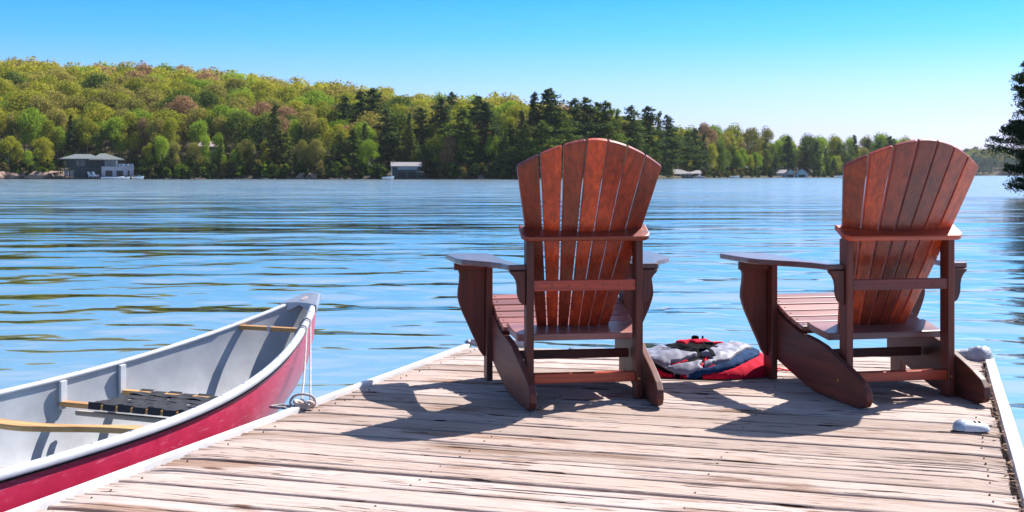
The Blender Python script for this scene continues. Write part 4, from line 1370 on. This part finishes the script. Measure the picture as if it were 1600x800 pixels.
ROCK = simple('shore_granite', (.11, .09, .08), .9, 0, .4, .9, .4, .3, .2)
ROCK_PINK = simple('pink_granite', (.24, .165, .135), .85, 0, .25, .8, .4, .3, .2)
def rock_v(q, cx, cy, cz, r, fl=.6):
    bm = bmesh.new(); bmesh.ops.create_icosphere(bm, subdivisions=2, radius=1)
    s = q.uniform(0, 99)
    for v in bm.verts:
        k = 1 + .35*mnoise.noise(v.co*1.3 + Vector((s, 0, 0)))
        v.co = Vector((v.co.x*r*k*1.2, v.co.y*r*k, v.co.z*r*k*fl))
    V = [(v.co.x+cx, v.co.y+cy, v.co.z+cz) for v in bm.verts]; Fc = [tuple(v.index for v in f.verts) for f in bm.faces]
    bm.free(); return V, Fc
mb = MB()
for i in range(260):
    u = q.uniform(-200, 1420); p = at(u, shoreD(u)+q.uniform(-.8, .8), WATER+.05)
    V, Fc = rock_v(q, p.x, p.y, p.z, q.uniform(.2, .6)); mb.add(V, Fc)
o = mb.build('shore_rocks', ROCK, None, True); tag(o, 'broken line of grey rocks along the far waterline', 'rocks', kind='stuff')
for (u0, u1, n, lab) in ((-20, 96, 9, 'pale pinkish granite outcrop on the shore left of the glass fronted boathouse'), (728, 752, 5, 'heap of pink boulders on the shore below the tall pines'),
                         (472, 500, 4, 'low reddish rock on the shore midway between the two left boathouses')):
    e = empty('granite_outcrop', at((u0+u1)/2, shoreD((u0+u1)/2), WATER), 0, lab, 'rock outcrop')
    for k in range(n):
        u = u0 + (u1-u0)*(k+.5)/n; p = at(u, shoreD(u)+2+q.uniform(0, 1.5), WATER+.5) - e.location
        V, Fc = rock_v(q, p.x, p.y, p.z, (u1-u0)/n*.16*q.uniform(.8, 1.2)+.6, .55)
        MB().add(V, Fc).build('boulder', ROCK_PINK, e, True)

# ------------------------------------------------------------------ buildings on the far shore
TEAL = simple('dark_teal_cladding', (.020, .045, .055), .7, 0, .2, .5)
ROOF = simple('grey_shingle', (.10, .115, .12), .85, 0, .15, 1.5, .2)
ROOF_P = simple('pale_mauve_shingle', (.19, .175, .19), .85, 0, .12, 1.5, .2)
STONE = simple('pale_masonry', (.36, .36, .42), .8, 0, .12, 1.2)
WHITE = simple('white_paint', (.80, .80, .82), .5, 0, .05, 2)
GLASS = simple('window_glass', (.02, .055, .07), .08, 0, .3, .4, 0, 1.0)
GLASS_L = simple('sky_lit_glass', (.16, .24, .30), .10, 0, .3, .6, 0, 1.0)
DARK = simple('dark_opening', (.008, .010, .014), .6, 0, .2, 1)
BLUEP = simple('pale_blue_paint', (.30, .50, .62), .6, 0, .1, 1)
BROWNW = simple('brown_cottage_wall', (.22, .13, .10), .8, 0, .25, 1)

def bld(name, u0, u1, D, label, cat='boathouse', zb=WATER):
    c = at((u0+u1)/2, D, zb)
    rz = math.atan2(-(c.x), c.y)*1.0
    o = empty(name, c, rz, label, cat)
    return o, (u1-u0)/F*D
def B(par, name, mat, x0, x1, y0, y1, z0, z1, bev=0.0):
    return MB().box(x0, x1, y0, y1, z0, z1).build(name, mat, par, False, bev)
def window(par, x0, x1, z0, z1, y, glass=GLASS, fr=.10, mull=0, fm=None):
    mb = MB(); d = .06
    mb.box(x0-fr, x0, y-d, y, z0-fr, z1+fr).box(x1, x1+fr, y-d, y, z0-fr, z1+fr).box(x0, x1, y-d, y, z1, z1+fr).box(x0, x1, y-d, y, z0-fr, z0)
    for k in range(mull):
        x = x0 + (x1-x0)*(k+1)/(mull+1); mb.box(x-.04, x+.04, y-d+.01, y, z0, z1)
    w = mb.build('window', fm or WHITE, par)
    MB().box(x0, x1, y-.03, y-.005, z0, z1).build('pane', glass, w)
    return w
def hip(par, x0, x1, y0, y1, z, h, rx0, rx1, mat, name='roof', th=.18):
    ym = (y0+y1)/2
    v = [(x0, y0, z), (x1, y0, z), (x1, y1, z), (x0, y1, z), (rx0, ym, z+h), (rx1, ym, z+h),
         (x0, y0, z-th), (x1, y0, z-th), (x1, y1, z-th), (x0, y1, z-th)]
    f = [(0, 1, 5, 4), (1, 2, 5), (2, 3, 4, 5), (3, 0, 4), (0, 6, 7, 1), (1, 7, 8, 2), (2, 8, 9, 3), (3, 9, 6, 0), (6, 9, 8, 7)]
    return mesh(name, v, f, mat, par)

# A: glass fronted two storey boathouse on the left
D = 309.0; A, W = bld('boathouse', 97, 206, D, 'two storey boathouse with glass upper floor and white lower walls on left shore')
X = lambda u: (u-151.5)/F*D
Z = lambda y: CAM_H + (YH-y)*D/F - WATER
B(A, 'dock_slab', DARK, X(100), X(214), -3.0, 7, .0, .42)
B(A, 'wall', TEAL, X(119), X(158), 0, 8, .42, Z(262))
B(A, 'upper_wall', TEAL, X(106), X(186), .8, 8, Z(262), Z(248.5))
for k, u_ in enumerate((104, 111, 118, 127, 140, 157)):
    B(A, 'post', TEAL, X(u_)-.10, X(u_)+.10, -.15, .05, .42, Z(248.5))
window(A, X(121), X(134), Z(260), Z(250), .79, GLASS, .08, 2, TEAL)
window(A, X(137), X(160), Z(259), Z(250), .78, DARK, .08, 3, TEAL)
window(A, X(163), X(182), Z(260), Z(250), .79, GLASS_L, .08, 3, TEAL)
B(A, 'door', DARK, X(134), X(155), -.06, 0, .42, Z(264.5))
for k in range(3):
    window(A, X(105)+k*.8, X(105)+k*.8+.6, Z(275.5), Z(266), .6, GLASS_L, .06, 0, TEAL)
B(A, 'masonry_wall', STONE, X(158.3), X(206), -1.2, 6, .42, Z(261.2))
B(A, 'parapet', STONE, X(157.5), X(207), -1.35, 6.1, Z(261.2)+.003, Z(260.2))
for (a, b, c_, d_) in ((164, 174.5, 275.5, 266.5), (180.5, 190.5, 277.5, 266.5), (197, 200, 275.2, 266.5)):
    window(A, X(a), X(b), Z(c_), Z(d_), -1.2, DARK, .12, 0, STONE)
r1 = B(A, 'balcony_glass', GLASS_L, X(184), X(205), -1.0, -.95, Z(260)+.01, Z(256))
for u_ in (184, 191, 198, 205): B(A, 'balustrade_post', WHITE, X(u_)-.05, X(u_)+.05, -1.1, -1.0, Z(260)+.01, Z(255.7))
B(A, 'corner_post', WHITE, X(181)-.12, X(181)+.12, -.3, -.05, Z(260), Z(249))
hip(A, X(96), X(160), -1.6, 9.5, Z(248.0), Z(240.5)-Z(248.0), X(119), X(142), ROOF)
hip(A, X(140), X(193), -2.0, 9.0, Z(249.2), Z(239.2)-Z(249.2), X(157), X(164), ROOF)
# its white lounge chairs and boats
def deck_chair(p, rz, label):
    o = empty('deck_chair', p, rz, label, 'deck chair', 'white deck chairs by the left boathouse')
    M1 = Matrix.Rotation(math.radians(-25), 4, 'X')
    B(o, 'seat', WHITE, -.45, .45, -.5, .5, .35, .45)
    MB().box(-.45, .45, -.06, .06, 0, 1.15, Matrix.Translation((0, .45, .38)) @ M1).build('backrest', WHITE, o)
    for s in (-1, 1):
        B(o, 'arm', WHITE, s*.55-.09, s*.55+.09, -.55, .5, .60, .68)
        B(o, 'leg', WHITE, s*.5-.05, s*.5+.05, -.5, -.4, 0, .60); B(o, 'leg', WHITE, s*.5-.05, s*.5+.05, .35, .45, 0, .40)
    return o
for u_, lb in ((143, 'white deck chair, the left of two in front of the glass fronted boathouse'), (150, 'white deck chair, the right of two in front of the glass fronted boathouse')):
    deck_chair(at(u_, D-2.2, WATER+.42), math.radians(70), lb)
def boat(u, D, L, label, mat=WHITE, H=.75, cabin=True, rz=0.0):
    p = at(u, D, WATER)
    o = empty('motor_boat', p, rz, label, 'boat')
    n = 14; v = []
    for i in range(n+1):
        t = i/n; x = -L/2 + L*t
        w = .95*math.sin(math.pi*min(1, (1-t)*.62+.0))**.7 if t > .35 else .95*math.sin(math.pi*.5*(.75+t*.7))
        w = max(w, .03)
        zs = H*(.78 + .35*t*t)
        for (a, z) in ((0, -.18), (.7, -.02), (.95, zs*.6), (1, zs), (.88, zs), (.82, zs-.25), (0, zs-.3)):
            v.append((x + (0.35*z if t > .9 else 0), w*a, z))
        for (a, z) in ((.82, zs-.25), (.88, zs), (1, zs), (.95, zs*.6), (.7, -.02)):
            v.append((x + (0.35*z if t > .9 else 0), -w*a, z))
    mesh('hull', v, grid_faces(n+1, 12, True) + [tuple(range(12))[::-1], tuple(n*12+k for k in range(12))], mat, o)
    if cabin:
        mb = MB(); mb.prism([(-.1, 0), (.75, 0), (.35, .55), (-.0, .55)], lambda x, z, h: (x, h, H*.8+z), -.6, .6)
        mb.build('windscreen', GLASS, o)
    return o
boat(215.5, 306, 2.6, 'small white boat moored right of the glass fronted boathouse')
boat(176, 304.5, 5.4, 'long low white boat moored under the white boathouse wall', H=.62, cabin=False)
boat(196, 304.5, 1.9, 'short white dinghy moored at the right end of the white wall', H=.6, cabin=False)
boat(606, 292, 2.6, 'white runabout moored at the left of the dark gabled boathouse')
boat(1147, 444, 3.6, 'small white boat on the shore right of the long low boathouse')
boat(1312, 515, 4.0, 'white moored boat below the trees behind the right chair', H=.8)

# B: dark gabled boathouse
D = 300.0; Bh, W = bld('boathouse', 610, 660, D, 'dark gabled boathouse with a row of windows under a grey roof')
X = lambda u: (u-635)/F*D
Z = lambda y: CAM_H + (YH-y)*D/F - WATER
B(Bh, 'wall', TEAL, X(613), X(657), 0, 7, .1, Z(259))
v = [(X(613), 0, Z(259)), (X(613), 7, Z(259)), (X(613), 3.5, Z(252.5)), (X(613)+.25, 0, Z(259)), (X(613)+.25, 7, Z(259)), (X(613)+.25, 3.5, Z(252.5))]
mesh('gable', v, [(0, 1, 2), (5, 4, 3), (0, 3, 4, 1), (1, 4, 5, 2), (2, 5, 3, 0)], TEAL, Bh)
v = []
for x in (X(610.5), X(659)):
    v += [(x, -.8, Z(259.5)), (x, 3.5, Z(253)), (x, 7.8, Z(259.5)), (x, 7.8, Z(259.5)-.2), (x, 3.5, Z(253)-.2), (x, -.8, Z(259.5)-.2)]
mesh('roof', v, grid_faces(2, 6, True) + [(5, 4, 3, 2, 1, 0), (6, 7, 8, 9, 10, 11)], ROOF_P, Bh)
for k in range(8):
    x0 = X(621) + k*(X(652)-X(621))/8
    window(Bh, x0+.06, x0+(X(652)-X(621))/8-.06, Z(264.6), Z(261), -.001, GLASS_L, .05, 0, BLUEP)
B(Bh, 'lean_to_roof', ROOF_P, X(649), X(662), -2.2, -.7, Z(267.6)-.15, Z(267.6))
for x in (X(650), X(661)): B(Bh, 'post', TEAL, x-.1, x+.1, -2.1, -1.9, .1, Z(267.6)-.16)
for (a, b) in ((622, 634), (638, 650)): B(Bh, 'boat_door', DARK, X(a), X(b), -.05, 0, .1, Z(269))
B(Bh, 'trim_board', WHITE, X(611.6), X(612.6), -.1, 0, .1, Z(258))
B(Bh, 'dock_slab', DARK, X(600), X(672), -3, -.06, 0, .35)
# C: cottage half hidden in the trees
D = shoreD(325)+13; z0 = ground(325, 13)
Cc, W = bld('cottage', 305, 345, D, 'brown cottage half hidden among trees right of the glass fronted boathouse', 'cottage', z0)
X = lambda u: (u-325)/F*D
Zc = lambda y: CAM_H + (YH-y)*D/F - z0
B(Cc, 'wall', BROWNW, X(309), X(342), 0, 6, 0, Zc(229))
hip(Cc, X(305), X(346), -1, 7, Zc(229), 1.5, X(316), X(334), simple('mauve_roof', (.30, .22, .22), .85))
window(Cc, X(332), X(338), Zc(240), Zc(232), -.001, GLASS_L, .12, 1)
window(Cc, X(314), X(321), Zc(240), Zc(233), -.001, GLASS, .12, 1)
# D: long low boathouse
D = 398.0; Dd, W = bld('boathouse', 1022, 1096, D, 'long low dark boathouse with pale roof just right of the left chair back')
X = lambda u: (u-1059)/F*D
Z = lambda y: CAM_H + (YH-y)*D/F - WATER
B(Dd, 'wall', TEAL, X(1018), X(1086), 0, 9, .0, Z(271.8))
hip(Dd, X(1014), X(1084), -1.5, 10.5, Z(271.8), Z(264)-Z(271.8), X(1040), X(1062), ROOF_P)
hip(Dd, X(1070), X(1096), -1.2, 8, Z(271), Z(266)-Z(271), X(1088), X(1094), ROOF_P)
B(Dd, 'end_wall', WHITE, X(1090.5), X(1094.5), -.5, 6, 0, Z(271)-.2)
for a in (1063, 1069.5, 1076): window(Dd, X(a), X(a+3.4), Z(276), Z(273.3), -.001, GLASS_L, .10, 0)
B(Dd, 'dock_slab', STONE, X(1082), X(1100), -3, -.6, 0, .5)
# E: twin pale boathouses with blue gables
for (u0, u1, lab, mat) in ((1213, 1242, 'left of the twin pale boathouses with blue gables on the far shore', STONE), (1243, 1263, 'right of the twin pale boathouses with blue gables on the far shore', BLUEP)):
    D = shoreD(1238)-4; E, W = bld('boathouse', u0, u1, D, lab)
    E['group'] = 'twin blue gabled boathouses'
    uc = (u0+u1)/2
    X = lambda u: (u-uc)/F*D
    Z = lambda y: CAM_H + (YH-y)*D/F - WATER
    B(E, 'wall', mat, X(u0+1), X(u1-1), 0, 9, 0, Z(270.5))
    zt, ze = Z(263.5), Z(270.5)
    gx0, gx1 = X(u1-13) if u0 < 1240 else X(u0+1), X(u1-1)
    v = [(gx0, -.02, ze), (gx1, -.02, ze), ((gx0+gx1)/2, -.02, zt-.2), (gx0, .2, ze), (gx1, .2, ze), ((gx0+gx1)/2, .2, zt-.2)]
    mesh('gable', v, [(0, 1, 2), (5, 4, 3), (0, 3, 4, 1), (1, 4, 5, 2), (2, 5, 3, 0)], BLUEP, E)
    if u0 < 1240:
        v = []
        for y in (-.9, 9.6):
            for (x, z) in ((gx0-1.2, ze-.3), ((gx0+gx1)/2, zt+.25), (gx1+.5, ze-.3), (gx1+.5, ze-.55), ((gx0+gx1)/2, zt), (gx0-1.2, ze-.55)): v.append((x, y, z))
        mesh('roof', v, grid_faces(2, 6, True) + [(5, 4, 3, 2, 1, 0), (6, 7, 8, 9, 10, 11)], ROOF_P, E)
        hip(E, X(u0), gx0+1, .6, 9, ze, (zt-ze)*.8, X(u0)+1.2, gx0, ROOF_P, 'side_roof')
        window(E, X(u0+3), X(u0+6), Z(276), Z(273), -.001, GLASS, .1); window(E, X(u0+9), X(u0+12), Z(276), Z(273), -.001, GLASS, .1)
    else:
        v = []
        for y in (-.9, 9.6):
            for (x, z) in ((gx0-.5, ze-.3), ((gx0+gx1)/2, zt+.25), (gx1+.8, ze-.6), (gx1+.8, ze-.85), ((gx0+gx1)/2, zt), (gx0-.5, ze-.55)): v.append((x, y, z))
        mesh('roof', v, grid_faces(2, 6, True) + [(5, 4, 3, 2, 1, 0), (6, 7, 8, 9, 10, 11)], ROOF_P, E)
    B(E, 'boat_door', DARK, (gx0+gx1)/2-1.2, (gx0+gx1)/2+1.2, -.06, -.021, 0, Z(273))
    B(E, 'corner_board', WHITE, gx1-.25, gx1, -.08, -.021, 0, ze-.6)

# ------------------------------------------------------------------ the near evergreen reaching in from the right
def near_tree():
    D = 60.0
    base = at(1668, D, WATER)
    o = empty('evergreen_tree', base, 0, 'dark evergreen leaning in over the water at the right edge', 'tree')
    rg = np.random.default_rng(77)
    H = 9.6
    cents, norms, sizes = [], [], []
    mb = MB()
    mb.tube([(0, 0, -.3), (.05, 0, 2), (-.05, 0, 4.8), (0, 0, H)], [.22, .17, .10, .02], 8)
    mb.build('trunk', BARK, o, True)
    bb = MB()
    def reach(h):
        # widest a couple of metres up, drawn in at the foot and towards the top
        return interp(h, [(.2, 2.8), (.8, 2.95), (1.6, 3.05), (2.3, 3.15), (3.2, 2.95), (4.2, 2.8), (5.2, 2.6), (6.2, 2.3), (7.2, 1.5), (9.6, .1)])
    nb = 210
    for i in range(nb):
        h = .25 + (H-.35)*(i/nb)
        a = rg.uniform(0, 2*np.pi)
        L = reach(h)*rg.uniform(.60, 1.08)
        if i in (44, 53): a, L = math.pi*1.02, reach(h)*1.25
        d = np.array([math.cos(a), math.sin(a), 0])
        lift = .10
        tipz = h + L*lift
        bb.tube([(0, 0, h), tuple(d*L*.5 + np.array([0, 0, h])), tuple(d*L + np.array([0, 0, tipz]))], [.03, .018, .006], 4)
        n = int(560*L/2 + 120)
        t = rg.uniform(.05, 1.02, n)**.75
        side = np.array([-d[1], d[0], 0])
        sw = rg.normal(size=n)*L*.155*(.35+.8*np.sin(np.clip(t, 0, 1)*np.pi*.85))
        c = d[None]*(L*t)[:, None] + side[None]*sw[:, None]
        c[:, 2] = h + L*lift*t*t - np.abs(sw)*.30 + rg.normal(size=n)*.055
        cents.append(c)
        nn = rg.normal(size=(n, 3))*.6 + np.array([0, 0, .7]); norms.append(nn/np.linalg.norm(nn, axis=1, keepdims=True))
        sizes.append(rg.uniform(.05, .12, n))
    bb.build('branches', BARK, o)['kind'] = 'stuff'
    v = quads(np.concatenate(cents), np.concatenate(norms), np.concatenate(sizes)*1.1, .26, rg)
    me = quad_mesh('foliage', v, NEEDLE_N)
    f = bpy.data.objects.new('foliage', me); link(f, o); f['kind'] = 'stuff'
    V, Fc = rock_v(random.Random(4), base.x+6.2, base.y+1, WATER-.3, 4.6, .22)
    s = MB().add(V, Fc).build('shore_point', FLOOR, None, True); tag(s, kind='structure')
near_tree()

# ------------------------------------------------------------------ thin summer haze over the lake
def make_haze():
    m = bpy.data.materials.new('haze_air'); m.use_nodes = True
    n, l = m.node_tree.nodes, m.node_tree.links
    n.remove(n['Principled BSDF'])
    pv = n.new('ShaderNodeVolumePrincipled'); pv.inputs['Density'].default_value = HAZE_DENSITY
    pv.inputs['Color'].default_value = (.80, .88, .97, 1); pv.inputs['Anisotropy'].default_value = .25
    l.new(pv.outputs[0], n['Material Output'].inputs['Volume'])
    o = MB().box(-6500, 6500, -200, 8000, -8, 90).build('haze', m)
    tag(o, 'thin pale haze lying over the whole lake', 'haze', kind='stuff')
HAZE_DENSITY = .00006
make_haze()
